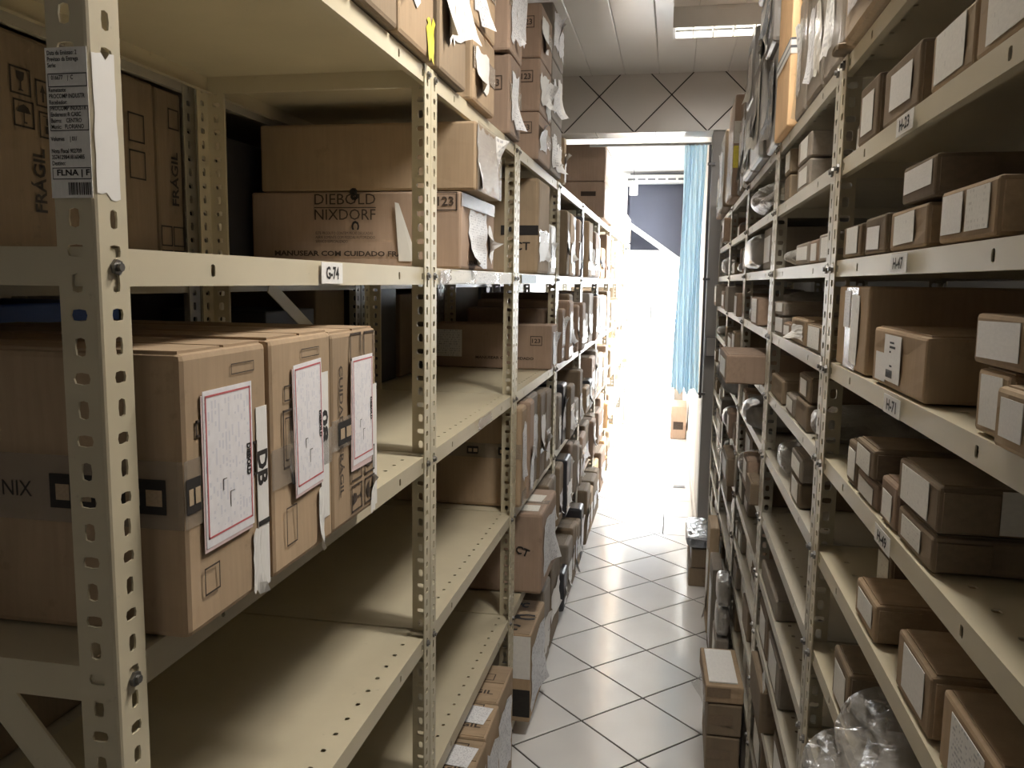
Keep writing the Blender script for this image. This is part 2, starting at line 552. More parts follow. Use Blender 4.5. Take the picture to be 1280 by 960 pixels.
# end wall: glass double door under a dark upper wall
mb = MB(); mb.box(-1.75, -0.75, 13.0, 13.15, -0.003, 3.05); mb.box(0.12, 0.35, 13.0, 13.15, -0.003, 3.05)
struct('wall_end', mb, WALL)
mb = MB(); mb.box(-0.75, 0.12, 13.0, 13.15, 2.1, 3.05); struct('wall_end_upper', mb, NAVY)
mb = MB()
for x0, x1 in ((-0.75,-0.70),(-0.345,-0.285),(0.07,0.12)): mb.box(x0, x1, 13.02, 13.08, 0, 2.1)
for z0, z1 in ((0,0.06),(2.04,2.1),(1.0,1.06)):
    mb.box(-0.70,-0.345,13.02,13.08,z0,z1); mb.box(-0.285,0.07,13.02,13.08,z0,z1)
d1 = struct('door_1', mb, WPL)
for x0, x1 in ((-0.70,-0.345),(-0.285,0.07)):
    for z0, z1 in ((0.06,1.0),(1.06,2.04)):
        s = MB(); s.box(x0+.001, x1-.001, 13.045, 13.051, z0+.001, z1-.001); part('pane', s.mesh('pane', GLASS), d1)
s = MB(); s.cyl((-0.33,13.0,1.05),(-0.33,13.0,1.25),0.012); part('door_handle', s.mesh('door_handle', GALV), d1)
mb = MB(); mb.box(-6, 14, 13.2, 26, -0.2, -0.12); struct('ground_outside', mb, CONC)
mb = MB(); mb.box(0.5, 14, 5.5, 13.2, -0.2, -0.12); struct('ground_yard', mb, CONC)
# dark slanted soffit of a stair with a pale edge, in front of the door
mb = MB()
poly = [(-0.62, 3.05), (0.19, 3.05), (0.19, 1.86), (-0.62, 2.42)]
prism(poly, 0, 0.12, lambda x, y, z: (x, 11.6-z, y), mb)
stair = struct('wall_stair_side', mb, NAVY)
mb = MB()
prism([(-0.62, 2.34), (-0.62, 2.42), (0.19, 1.86), (0.19, 1.78)], 0, 0.16, lambda x, y, z: (x, 11.62-z, y), mb)
struct('trim_stair_edge', mb, WALL)

# ------------------------------------------------------------------ ceiling lamps
def lamp(loc, rz, L, lit, label, k_=1.0):
    t = empty('ceiling_lamp', loc, rz)
    tag(t, label, 'lamp', 'ceiling lamps')
    s = MB(); s.box(0, L, -0.09, 0.09, -0.035, 0.0)
    part('housing', s.mesh('housing', WPL), t)
    s = MB()
    for c in (-0.044, 0.044):
        n = len(s.v)
        pr = [(-0.042,-0.085),(-0.034,-0.05),(-0.02,-0.037),(0.02,-0.037),(0.034,-0.05),(0.042,-0.085)]
        for x in (0.012, L-0.012):
            s.v += [(x, c+y, z) for y, z in pr]
        s.f += [(n+i, n+i+1, n+6+i+1, n+6+i) for i in range(5)]
    part('reflector', s.mesh('reflector', ALU, fix=False), t)
    for x in (0, L-0.012):
        s = MB(); s.box(x, x+0.012, -0.09, 0.09, -0.09, -0.035); part('end_cap', s.mesh('end_cap', WPL), t)
    for y in (-0.09, 0.082):
        s = MB(); s.box(0.012, L-0.012, y, y+0.008, -0.09, -0.035); part('side_rim', s.mesh('side_rim', WPL), t)
    k = max(4, int(L/0.085))
    s = MB(); s.box(-0.0025, 0.0025, -0.082, 0.082, -0.092, -0.066)
    fin = s.mesh('louvre_fin', WPL)
    for i in range(1, k): part('louvre_fin', fin, t, Matrix.Translation((L*i/k, 0, 0)))
    for y in (-0.044, 0.044):
        s = MB(); s.cyl((0.02, y, -0.058), (L-0.02, y, -0.058), 0.013, 10)
        part('tube', s.mesh('tube', LIT if lit else DIMLIT, smooth=False), t)
    s = MB(); s.box(L*0.3, L*0.42, -0.096, -0.0901, -0.018, -0.004); part('maker_plate', s.mesh('maker_plate', P0), t)
    if lit:
        ld = bpy.data.lights.new('tube_light', 'AREA')
        ld.shape = 'RECTANGLE'; ld.size = L-0.05; ld.size_y = 0.15
        ld.energy = LAMP_W*L/1.2*k_; ld.color = (1.0, 0.95, 0.87)
        lo = bpy.data.objects.new('tube_light', ld); col.objects.link(lo)
        lo.parent = t; lo.location = (L/2, 0, -0.1)
    return t
lamp((-0.045, 4.08, CEIL), 0, 0.64, True, 'short lit ceiling lamp with louvre fins seen above the aisle', 0.33)
lamp((-0.3, -1.9, CEIL), 0, 0.64, True, 'added unseen fill lamp in place of bounced light, at the back behind the viewer', 0.07)  # unseen, added as weak fill in place of light bounced from behind
lamp((-0.045, 1.55, CEIL), 0, 0.64, True, 'lit white ceiling lamp with louvre fins, above the frame, near the viewer')

# ------------------------------------------------------------------ shelving
PT = 0.0022
_post = {}
def post_mesh(h, sx, sy, wy, wx, pitch, mat):
    """perforated steel angle; corner at origin, flanges run towards sx*x and sy*y"""
    key = (h, sx, sy, mat.name)
    if key in _post: return _post[key]
    s = MB(); n = int(h/pitch)
    ca = []; cb = []
    for i in range(n):
        z0, z1 = i*pitch, (i+1)*pitch
        if i == n-1: z1 = h
        zc = z0+pitch/2
        v = i % 2
        ca.append((0.0035, wy, z0, z1, (wy*0.56, zc, 0.0052 if v else 0.0078, 0.0088 if v else 0.0058)))
        cb.append((0.0035, wx, z0, z1, (wx*0.54, zc, 0.0056 if v else 0.0086, 0.0088 if v else 0.0056)))
    s.perf(lambda p, q, c: (sx*c, sy*p, q), ca, PT)
    s.perf(lambda p, q, c: (sx*p, sy*c, q), cb, PT)
    arc = [(0.0035, 0), (0.0011, 0.0011), (0, 0.0035), (PT, 0.0035), (PT+0.0004, PT+0.0004), (0.0035, PT)]
    n = len(s.v)
    for z in (0, h): s.v += [(sx*x_, sy*y_, z) for x_, y_ in arc]
    for i in range(6):
        j = (i+1) % 6
        s.f.append((n+i, n+j, n+6+j, n+6+i))
    _post[key] = s.mesh('post', mat)
    return _post[key]
_shelf = {}
def shelf_mesh(W, D, rh, sx, mat, hp):
    key = (round(W, 3), D, rh, sx, mat.name)
    if key in _shelf: return _shelf[key]
    s = MB(); t = 0.0015
    n = max(1, int((W-0.02)/hp)); st = W/n
    cells_ = [(i*st, (i+1)*st, 0, 0.06, ((i+0.5)*st, 0.034, 0.0048, 0.0042)) for i in range(n)]
    s.perf(lambda p, q, c: (sx*q, p, -c), cells_, t)
    s.box(min(sx*0.06, sx*D), max(sx*0.06, sx*D), 0, W, -t, 0)
    hs = [0.04, 0.19, W-0.19, W-0.045]
    cs = []
    ed = [0] + [(hs[i]+hs[i+1])/2 for i in range(3)] + [W]
    for i in range(4): cs.append((ed[i], ed[i+1], -rh, -t, (hs[i], -rh*0.52, 0.0046, 0.0072 if rh > 0.03 else 0.006)))
    s.perf(lambda p, q, c: (sx*c, p, q), cs, t)
    xb = sx*D
    s.box(min(xb, xb-sx*t), max(xb, xb-sx*t), 0, W, -rh, -t)
    for y in (0, W-t): s.box(min(sx*t, xb-sx*t), max(sx*t, xb-sx*t), y, y+t, -rh, -t)
    # inward lip under the front and back rail
    s.box(min(sx*t, sx*0.012), max(sx*t, sx*0.012), t, W-t, -rh, -rh+t)
    s.box(min(xb-sx*t, xb-sx*0.012), max(xb-sx*t, xb-sx*0.012), t, W-t, -rh, -rh+t)
    _shelf[key] = s.mesh('shelf', mat)
    return _shelf[key]
s = MB(); s.cyl((0,0,0),(0.0035,0,0),0.0075,6); s.cyl((0.0035,0,0),(0.007,0,0),0.004,8)
BOLT = {1: s.mesh('bolt', GALV)}
s = MB(); s.cyl((0,0,0),(-0.0035,0,0),0.0075,6); s.cyl((-0.0035,0,0),(-0.007,0,0),0.004,8)
BOLT[-1] = s.mesh('bolt', GALV)

def bay(Xf, aisle, Y0, Y1, D, levels, H, rh, mat, label, group, hp=0.05, bolts=True, braces=(), wy=0.043, wx=0.04, pitch=0.0287):
    """one bolted bay; aisle=+1 when its front looks towards +x"""
    t = empty('shelving_unit', (Xf, Y0, 0))
    tag(t, label, 'shelving', group)
    sx = -aisle; g = 0.001; W = Y1-Y0-2*g
    for fx, px in ((0, sx), (sx*D, -sx)):
        for fy, py in ((g, 1), (Y1-Y0-g, -1)):
            part('post', post_mesh(H, px, py, wy, wx, pitch, mat), t, Matrix.Translation((fx, fy, 0)))
    e = PT+0.0008
    for z in levels:
        sh = part('shelf', shelf_mesh(W-2*e, D-2*e, rh, sx, mat, hp), t, Matrix.Translation((sx*e, g+e, z)))
        if bolts:
            for y in (0.02, W-2*e-0.02):
                part('bolt', BOLT[aisle], sh, Matrix.Translation((aisle*(e+0.0005), y, -rh*0.5)))
    for (pl, p, q) in braces:
        s = MB(); p = Vector(p); q = Vector(q)
        d = (q-p).normalized(); wv = Vector((1, 0, 0)).cross(d) if pl == 'x' else Vector((0, 1, 0)).cross(d)
        nv = Vector((1, 0, 0)) if pl == 'x' else Vector((0, 1, 0))
        wv = wv.normalized()*0.018; nv = nv*0.0015
        for k in (-1, 1):
            s.v += [tuple(v) for v in (p-wv+nv*k, p+wv+nv*k, q+wv+nv*k, q-wv+nv*k)]
        s.f = [(0,1,2,3),(7,6,5,4),(0,4,5,1),(1,5,6,2),(2,6,7,3),(3,7,4,0)]
        part('brace', s.mesh('brace', mat), t)
    return t
def rail_tag(t, aisle, y, z, txt, wd, hg):
    """paper tag on the front rail, lettering read from the aisle"""
    u = Vector((0, aisle, 0)); n = Vector((aisle, 0, 0)); v = Vector((0, 0, 1))
    o = Vector((aisle*0.0004, y - aisle*wd/2, z))
    p = part('rail_tag', slab(P0), t, basis(o, u*wd, v*hg, n*0.0006))
    me = textmesh(txt, INK, 0.03)
    part('lettering', me, p, basis(Vector((0.5, 0.5, 1.8)), Vector((0.6, 0, 0)), Vector((0, 0.62, 0)), Vector((0, 0, 1))))

LV = [2.025, 1.625, 1.23, 0.83, 0.47, 0.06]
LB = [0.655, 1.685, 2.65, 3.63, 4.61, 5.60, 6.60, 7.60, 8.60, 9.60]
LWORD = ['nearest', 'second', 'third', 'fourth', 'fifth', 'sixth', 'seventh', 'eighth', 'farthest']
LH = 2.026
LDEP = 0.5
lbays = []
for i in range(9):
    Wd = LB[i+1]-LB[i]
    br = []
    if i == 0:
        br = [('y', (-0.48, 0.006, 1.604), (-0.02, 0.006, 1.052)), ('y', (-0.03, 0.004, 0.84), (-0.47, 0.004, 0.40))]
    if i == 1:
        br = [('x', (-0.495, 0.25, 1.58), (-0.495, Wd-0.05, 1.24))]
    lbays.append(bay(XL, 1, LB[i], LB[i+1], LDEP, LV, LH, 0.035, CREAM if i < 3 else CREAM2,
        f'cream perforated steel shelving bay, {LWORD[i]} from the viewer along the left of the aisle', 'left shelving bays', bolts=i < 4, braces=br))
rail_tag(lbays[0], 1, 1.17-LB[0], 1.5925, 'G-74', 0.078, 0.031)
for k, (y0, wd, mt) in enumerate(((0.07, 0.10, TAPE), (0.15, 0.22, P3), (0.30, 0.12, TAPE), (0.40, 0.25, P1), (0.60, 0.14, TAPE), (0.70, 0.18, P3))):
    part('grimy_tape', ragged(mt, 40+k, wd, 0.029, 0.0, 0.07, 0.0006, 0.0005+0.0003*(k % 2)), lbays[1], basis(Vector((0.0002, y0, 1.593)), Vector((0, 1, 0)), Vector((0, 0, 1)), Vector((1, 0, 0))))
PB = paper('pale_blue_tag', 3, (0.62, 0.76, 0.86), 0.3)
part('rail_tag', slab(PB), lbays[2], basis(Vector((0.0004, 0.10, 1.593)), Vector((0, 0.30, 0)), Vector((0, 0, 0.029)), Vector((0.0006, 0, 0))))
part('grimy_tape', ragged(TAPE, 61, 0.16, 0.028, 0.0, 0.06, 0.0006, 0.0005), lbays[1], basis(Vector((0.0002, 0.45, 1.2)), Vector((0, 1, 0)), Vector((0, 0, 1)), Vector((1, 0, 0))))
# delivery sticker wrapped round the nearest post
st = part('sticker', slab(P0), lbays[0], basis(Vector((-0.0405, -0.0006, 1.667)), Vector((0.0405, 0, 0)), Vector((0, 0, 0.127)), Vector((0, -0.0006, 0))))
stt = ('Data da Emissao: 2\nPrevisao da Entrega\nSerie:\n\n   016677    |  C\n\nRemetente\nPROCOMP INDUSTR\nRecebedor:\n PROCOMP INDUSTR\n Endereco: R CASC\n Bairro:    CENTRO\n Munic:   FLORIANO\n\nVolumes     | 01/\n\nNota Fiscal 902709\n35741298418160485\nDestino:\n\n\n\n\n')
part('lettering', textmesh(stt, INK, 0.02), st, basis(Vector((0.5, 0.60, 1.6)), Vector((0.9, 0, 0)), Vector((0, 0.76, 0)), Vector((0, 0, 1))))
part('lettering', textmesh('FLNA | F', INK, 0.03), st, basis(Vector((0.56, 0.165, 1.6)), Vector((0.8, 0, 0)), Vector((0, 0.055, 0)), Vector((0, 0, 1))))
def frame2d(mb_, x0, x1, y0, y1, t=0.012, ty_=None, z=1.5):
    ty_ = ty_ or t
    for q in ((x0,x1,y0,y0+ty_),(x0,x1,y1-ty_,y1),(x0,x0+t,y0,y1),(x1-t,x1,y0,y1)):
        n = len(mb_.v)
        mb_.v += [(q[0],q[2],z),(q[1],q[2],z),(q[1],q[3],z),(q[0],q[3],z)]; mb_.f.append((n,n+1,n+2,n+3))
for (y0, y1) in ((0.74, 0.83), (0.125, 0.205), (0.45, 0.615)):
    fr = MB(); frame2d(fr, 0.05, 0.99, y0, y1, 0.014, 0.006)
    part('ruled_box', fr.mesh('ruled_box', INK, fix=False), st)
fr = MB()
R3 = random.Random(3)
x = 0.42
while x < 0.95:
    w_ = R3.choice((0.012, 0.02, 0.03))
    n = len(fr.v); fr.v += [(x,0.02,1.5),(x+w_,0.02,1.5),(x+w_,0.105,1.5),(x,0.105,1.5)]; fr.f.append((n,n+1,n+2,n+3)); x += w_+R3.choice((0.012, 0.02))
part('barcode', fr.mesh('barcode', INK, fix=False), st)
part('sticker_remnant', ragged(P0, 5, 0.030, 0.122, 0.0, 0.04, 0.0, 0.0003), lbays[0], basis(Vector((0.0003, 0.0045, 1.670)), Vector((0, 1, 0)), Vector((0, 0, 1)), Vector((1, 0, 0))))

# second row of shelving standing back to back behind the left row
for i in range(5):
    bay(-1.515, -1, LB[i], LB[i+1], 0.485, [2.022, 1.60, 1.21, 0.80, 0.44, 0.06], 2.023, 0.035, CREAM2,
        f'shelving bay of the dark row behind the left shelves, {LWORD[i]} from the viewer', 'rear shelving bays', bolts=False)

RV = [1.96, 1.80, 1.64, 1.475, 1.315, 1.155, 0.98, 0.82, 0.66, 0.50, 0.33, 0.08]
RB = [0.56, 1.468, 2.305, 3.18, 4.07, 5.02]
RDEP = 0.42
rbays = []
for i in range(5):
    rbays.append(bay(XR, -1, RB[i], RB[i+1], RDEP, RV, 1.961, 0.026, CREAM if i == 0 else CREAM2,
        f'cream perforated steel shelving bay, {LWORD[i]} from the viewer along the right of the aisle', 'right shelving bays', bolts=i < 4, hp=0.055, wy=0.04, wx=0.032, pitch=0.0265))
for z, txt, y in ((1.80, 'H-23', 1.05), (1.64, 'H-47', 1.035), (1.475, 'H-71', 1.02), (1.315, 'H-49', 1.02)):
    rail_tag(rbays[0], -1, y-RB[0], z-0.0245, txt, 0.072, 0.022)

# ------------------------------------------------------------------ boxes and bags
LVW = ['top', 'second', 'third', 'fourth', 'fifth', 'bottom']
RVW = ['top', 'second', 'third', 'fourth', 'fifth', 'sixth', 'seventh', 'eighth', 'ninth', 'tenth', 'eleventh', 'bottom']
ORD = ['first', 'second', 'third', 'fourth', 'fifth', 'sixth', 'seventh', 'eighth', 'ninth', 'tenth', 'eleventh', 'twelfth', 'thirteenth', 'fourteenth', 'fifteenth']
REC = []
class Box:
    """a carton; local frame: x right, y away from the viewer, z up; base centre at origin"""
    def __init__(s, side, Xf, Y0, Y1, z0, h, depth, mat, look, name='cardboard_box', cat='box', label=None, group=None, rz=0.0, bev=0.006, dent=0.003, st='', lvl=None, reg=True, body='box', bk=None):
        s.side = side; s.dx, s.dy, s.dz = depth, Y1-Y0, h
        cx = Xf-depth/2 if side == 'L' else Xf+depth/2
        s.t = empty(name, (cx, (Y0+Y1)/2, z0), rz)
        s.seed = len(REC)*7+3
        if body == 'box': me = rounded('body', s.dx, s.dy, s.dz, bev, s.seed, mat, dent)
        else: me = blob('body', s.dx, s.dy, s.dz, s.seed, mat, **(bk or {}))
        part('body', me, s.t)
        s.t['category'] = cat
        if group: s.t['group'] = group
        if label: s.t['label'] = label
        REC.append(dict(o=s.t, side=side, Y0=Y0, Y1=Y1, z0=z0, look=look, st=st, label=label, h=h))
    def face(s, f):
        x, y, z = s.dx/2, s.dy/2, s.dz
        if f == 'A':
            if s.side == 'L': return Vector((x,-y,0)), Vector((0,1,0)), Vector((0,0,1)), Vector((1,0,0)), s.dy, z
            return Vector((-x,y,0)), Vector((0,-1,0)), Vector((0,0,1)), Vector((-1,0,0)), s.dy, z
        if f == 'C': return Vector((-x,-y,0)), Vector((1,0,0)), Vector((0,0,1)), Vector((0,-1,0)), s.dx, z
        return Vector((-x,-y,z)), Vector((1,0,0)), Vector((0,1,0)), Vector((0,0,1)), s.dx, s.dy
    def frame(s, f, u, v, rot=0.0, off=0.0006):
        o, U, V, N, W, Hh = s.face(f)
        p = o+U*u+V*v+N*off
        c, q = math.cos(math.radians(rot)), math.sin(math.radians(rot))
        return p, U*c+V*q, V*c-U*q, N
    def slab(s, f, u, v, w_, h_, mat, name='label', rot=0.0, off=0.0006, th=0.0006):
        p, U, V, N = s.frame(f, u, v, rot, off)
        return part(name, slab(mat), s.t, basis(p, U*w_, V*h_, N*th))
    def torn(s, f, u, v, w_, h_, mat, name='label', rot=0.0, curl=0.02, jag=0.06, seed=None):
        p, U, V, N = s.frame(f, u, v, rot, 0.0002)
        return part(name, ragged(mat, seed or s.seed+int(u*999), w_, h_, curl, jag), s.t, basis(p, U, V, N))
    def text(s, f, uc, vc, h_, body, mat=INKB, rot=0.0, w_=None, bold=0.02, off=0.0014, name='lettering', spacing=1.0):
        me = textmesh(body, mat, bold, spacing)
        if w_ is None: w_ = h_*0.72*max(len(l) for l in body.split('\n'))
        p, U, V, N = s.frame(f, uc, vc, rot, off)
        return part(name, me, s.t, basis(p, U*w_, V*h_, N))
    def outline(s, f, u, v, w_, h_, mat=INKB, t=0.0025, name='printed_frame', off=0.0013, rot=0.0):
        m_ = MB(); frame2d(m_, 0, w_, 0, h_, t, t, 0.0)
        p, U, V, N = s.frame(f, u, v, rot, off)
        return part(name, m_.mesh(name, mat, fix=False), s.t, basis(p, U, V, N))
    def icon(s, f, uc, vc, size, kind, mat, rot=0.0):
        """printed handling symbol inside its frame"""
        m_ = MB()
        P = {'goblet': [[(-.3,.5),(.3,.5),(.22,.1),(.05,-.02),(.05,-.38),(.22,-.5),(-.22,-.5),(-.05,-.38),(-.05,-.02),(-.22,.1)]],
             'arrows': [[(-.42,.05),(-.22,.5),(-.02,.05),(-.15,.05),(-.15,-.45),(-.29,-.45),(-.29,.05)], [(.02,.05),(.22,.5),(.42,.05),(.29,.05),(.29,-.45),(.15,-.45),(.15,.05)]],
             'umbrella': [[(-.5,.05),(-.32,.36),(0,.5),(.32,.36),(.5,.05)], [(-.04,.05),(.04,.05),(.04,-.4),(.2,-.4),(.2,-.5),(-.04,-.5)]],
             'stack': [[(-.3,-.45),(.3,-.45),(.3,-.05),(-.3,-.05)], [(-.2,.02),(.2,.02),(.2,.4),(-.2,.4)], [(-.45,.46),(.45,.46),(.45,.5),(-.45,.5)]]}[kind]
        for pl in P:
            n_ = len(m_.v); m_.v += [(x_*size, y_*size, 0) for x_, y_ in pl]; m_.f.append(tuple(range(n_, n_+len(pl))))
        p, U, V, N = s.frame(f, uc, vc, rot, 0.0014)
        return part('handling_symbol', m_.mesh('handling_symbol', mat, fix=False), s.t, basis(p, U, V, N))
    def logo(s, f, u, v, w_=0.052, h_=0.036):
        """black block on packing tape with two pale windows"""
        t_ = s.slab(f, u, v, w_, h_, INK, 'tape_logo', off=0.0014, th=0.0004)
        for (a_, c_) in ((0.14, 0.30), (0.58, 0.34)):
            part('logo_window', slab(K4), t_, basis(Vector((a_, 0.24, 1.2)), Vector((c_, 0, 0)), Vector((0, 0.46, 0)), Vector((0, 0, 1))))
    def flaps(s, mat, gap=0.006, th=0.003, axis='x'):
        """two closing flaps on top with a gap between them"""
        o, U, V, N, W, Hh = s.face('T')
        e = 0.006
        if axis == 'x':
            hh = (Hh-2*e-gap)/2
            for k in (0, 1): s.slab('T', e, e+k*(hh+gap), W-2*e, hh, mat, 'flap', th=th, off=-0.0005)
        else:
            ww = (W-2*e-gap)/2
            for k in (0, 1): s.slab('T', e+k*(ww+gap), e, ww, Hh-2*e, mat, 'flap', th=th, off=-0.0005)

def finish_labels():
    side_name = {'L': 'left', 'R': 'right'}
    groups = {}
    for r in REC:
        if r['label']: continue
        B_, V_, N_ = (LB, LV, LVW) if r['side'] == 'L' else (RB, RV, RVW)
        yc = (r['Y0']+r['Y1'])/2
        bi = max(i for i in range(len(B_)-1) if yc >= B_[i] or i == 0)
        li = next((i for i, z in enumerate(V_) if z <= r['z0']+0.012), len(V_)-1)
        r['yc'] = yc; r['key'] = (r['side'], bi, li)
        r['base'] = r['z0'] < V_[li]+0.014
        r['words'] = (LWORD[bi], N_[li])
        groups.setdefault(r['key'], []).append(r)
    for key, rs in groups.items():
        bases = sorted([r for r in rs if r['base']], key=lambda r: r['yc'])
        for i, r in enumerate(bases): r['ord'] = i
        for r in rs:
            if not r['base']:
                q = min(bases, key=lambda b_: abs(b_['yc']-r['yc'])) if bases else r
                r['ord'] = q.get('ord', 0)
        for r in rs:
            pos = ORD[r['ord']] if r['ord'] < len(ORD) else str(r['ord'])
            who = (r['st']+' ' if r['st'] else '')+r['look']
            lead = 'at near end' if r['ord'] == 0 else f'{pos} from near end'
            if len(bases) <= 1: lead = 'alone' if not r['st'] else 'stacked'
            r['o']['label'] = f"{who}, {lead}, {r['words'][1]} shelf, {r['words'][0]} {side_name[r['side']]} bay"
            r['o']['group'] = r['o'].get('group') or f"goods on the {side_name[r['side']]} shelves"

# --- three big cartons, third shelf of the nearest left bay
Zc = 1.2325
def form(b, u, v, w_, h_, rot=0.0, n=2):
    for k in range(n-1):
        b.slab('A', u-0.003-k*0.003, v-0.004-0.004*k, w_, h_, PP, 'under_sheet', rot=rot-1.0*k, off=0.0012+0.0004*(1-k))
    f = b.slab('A', u, v, w_, h_, P4, 'shipping_form', rot=rot, off=0.0022)
    m_ = MB(); frame2d(m_, 0.035, 0.965, 0.055, 0.97, 0.022, 0.013, 1.6)
    part('red_border', m_.mesh('red_border', RED, fix=False), f)
    part('lettering', textmesh('DIEBOLD', INK, 0.06), f, basis(Vector((0.9, 0.47, 1.8)), Vector((0, -0.22, 0)), Vector((0.09, 0, 0)), Vector((0, 0, 1))))
    m_ = MB()
    for (x0, x1, y0, y1) in ((0.34,0.355,0.33,0.40),(0.34,0.42,0.40,0.405),(0.48,0.495,0.2,0.3),(0.48,0.58,0.3,0.305)):
        n_ = len(m_.v); m_.v += [(x0,y0,1.7),(x1,y0,1.7),(x1,y1,1.7),(x0,y1,1.7)]; m_.f.append((n_,n_+1,n_+2,n_+3))
    part('handwriting', m_.mesh('handwriting', INK, fix=False), f)
G3 = 'big cartons on the third shelf of the nearest left bay'
b = Box('L', -0.47, 0.727, 0.903, Zc, 0.292, 0.5, K1, '', label='big brown carton with taped edge, nearest of the three on the left shelf', group=G3, bev=0.007, dent=0.004)
b.flaps(K1, 0.008)
form(b, 0.034, 0.085, 0.1, 0.166)
b.slab('A', 0.146, 0.0, 0.026, 0.218, P0, 'white_tape')
b.text('A', 0.159, 0.145, 0.024, 'DB', INK, -90, 0.042, 0.04)
b.slab('A', 0.147, 0.076, 0.026, 0.006, INK, 'black_tape_band', off=0.0014)
b.torn('A', 0.130, 0.0, 0.018, 0.075, P0, 'torn_paper', rot=-3, curl=0.012, jag=0.05)
b.slab('A', 0.0, 0.115, 0.03, 0.07, CTAPE, 'clear_tape')
b.slab('C', 0.0, 0.115, 0.5, 0.07, CTAPE, 'clear_tape')
for k, (uc, tx_) in enumerate(((0.455, 'DB'), (0.375, 'DB'), (0.31, 'NIX'), (0.235, 'DB'), (0.13, 'DB'))):
    if tx_ == 'DB': b.logo('C', uc-0.026, 0.130)
    else: b.text('C', uc, 0.148, 0.016, tx_, INK, 0, 0.035, 0.0)
b.logo('A', 0.002, 0.130, 0.026)
b.outline('A', 0.022, 0.205, 0.022, 0.018, t=0.003); b.outline('A', 0.094, 0.262, 0.05, 0.012, t=0.0012)
b.outline('A', 0.03, 0.035, 0.03, 0.03, t=0.002)
b.outline('A', 0.135, 0.14, 0.012, 0.04, INKB, 0.003)
b = Box('L', -0.468, 0.906, 1.088, Zc, 0.294, 0.5, K1, '', label='big brown carton with tilted form, middle of the three on the left shelf', group=G3, bev=0.007, dent=0.004)
b.flaps(K1, 0.008)
form(b, 0.064, 0.09, 0.084, 0.168, 2.0)
b.slab('A', 0.142, 0.035, 0.026, 0.205, P0, 'white_tape')
b.text('A', 0.155, 0.165, 0.022, '08', INK, -90, 0.045, 0.04)
b.torn('A', 0.128, -0.004, 0.018, 0.085, P0, 'torn_paper', rot=-3, curl=0.012, jag=0.05)
b.slab('A', 0.0, 0.11, 0.18, 0.05, CTAPE, 'clear_tape')
b.outline('A', 0.03, 0.13, 0.03, 0.075, t=0.003); b.outline('A', 0.036, 0.14, 0.018, 0.055, t=0.002); b.outline('A', 0.035, 0.215, 0.03, 0.02, t=0.002)
b.outline('A', 0.035, 0.03, 0.03, 0.05, t=0.002); b.outline('A', 0.085, 0.265, 0.055, 0.012, t=0.0012)
b.text('A', 0.058, 0.13, 0.02, 'C3', INK, -80, 0.05, 0.06)
b.torn('A', 0.04, 0.125, 0.022, 0.05, CTAPE, 'tape_scrap', curl=0.006)
b = Box('L', -0.47, 1.091, 1.274, Zc, 0.29, 0.5, K1, '', label='big brown carton reading CUIDADO FRÁGIL, farthest of the three on the left shelf', group=G3, bev=0.007, dent=0.004)
b.flaps(K1, 0.008)
form(b, 0.075, 0.085, 0.085, 0.165, 0.5, 3)
b.text('A', 0.035, 0.145, 0.017, 'CUIDADO FRÁGIL', INKB, -90, 0.195, 0.02)
b.slab('A', 0.0, 0.12, 0.075, 0.045, CTAPE, 'clear_tape'); b.logo('A', 0.022, 0.126, 0.05, 0.034)
for (u, v) in ((0.07, 0.245), (0.125, 0.245), (0.07, 0.06), (0.07, 0.012), (0.125, 0.06), (0.125, 0.012)): b.outline('A', u, v, 0.044, 0.042, t=0.003)
b.icon('A', 0.092, 0.033, 0.03, 'goblet', INKB, 90); b.icon('A', 0.147, 0.033, 0.03, 'umbrella', INKB, 90); b.icon('A', 0.147, 0.081, 0.03, 'arrows', INKB, 90); b.icon('A', 0.092, 0.081, 0.03, 'stack', INKB, 90)
b.slab('A', 0.163, 0.0, 0.017, 0.2, P0, 'white_tape')
b.torn('A', 0.150, -0.008, 0.02, 0.06, P0, 'torn_paper', rot=-3, curl=0.012, jag=0.05)

# --- two long cartons on the second shelf of the second left bay
b = Box('L', -0.503, 1.95, 2.32, 1.627, 0.184, 0.542, K3, '', label='long carton printed DIEBOLD NIXDORF under another carton, second left bay', bev=0.006)
b.text('C', 0.248, 0.166, 0.026, 'DIEBOLD', INKB, 0, 0.158, 0.0)
b.slab('C', 0.168, 0.1445, 0.16, 0.0022, INKB, 'printed_rule', off=0.0012, th=0.0003)
b.text('C', 0.248, 0.129, 0.026, 'NIXDORF', INKB, 0, 0.158, 0.0)
b.text('C', 0.248, 0.074, 0.027, 'ESTE PRODUTO CONTEM PECAS DELICADAS\nABRIR SOMENTE COM PESSOAL AUTORIZADO\nSERVICO ESPECIALIZADO', INKB, 0, 0.155, 0.0)
b.text('C', 0.246, 0.036, 0.016, 'MANUSEAR COM CUIDADO FRÁGIL', INKB, 0, 0.37, 0.03)
b.text('C', 0.272, 0.178, 0.03, '8', INK, 15, 0.022, 0.04); b.text('C', 0.275, 0.103, 0.02, 'C', INK, -90, 0.022, 0.04)
b.outline('C', 0.472, 0.138, 0.06, 0.044, INKB, 0.0025); b.text('C', 0.503, 0.160, 0.022, '123', INKB, 0, 0.04, 0.02)
m_ = MB(); m_.v = [(0.386,0.017,0.0016),(0.42,0.017,0.002),(0.42,0.06,0.002),(0.387,0.155,0.004),(0.377,0.158,0.004)]; m_.f = [(0,1,2,3,4)]
o_, U, V, N, _, _ = b.face('C')
part('torn_strip', m_.mesh('torn_strip', P1, fix=False), b.t, basis(o_, U, V, N))
b.torn('A', 0.07, 0.012, 0.2, 0.135, P2, 'shipping_slip', curl=0.03, seed=21)
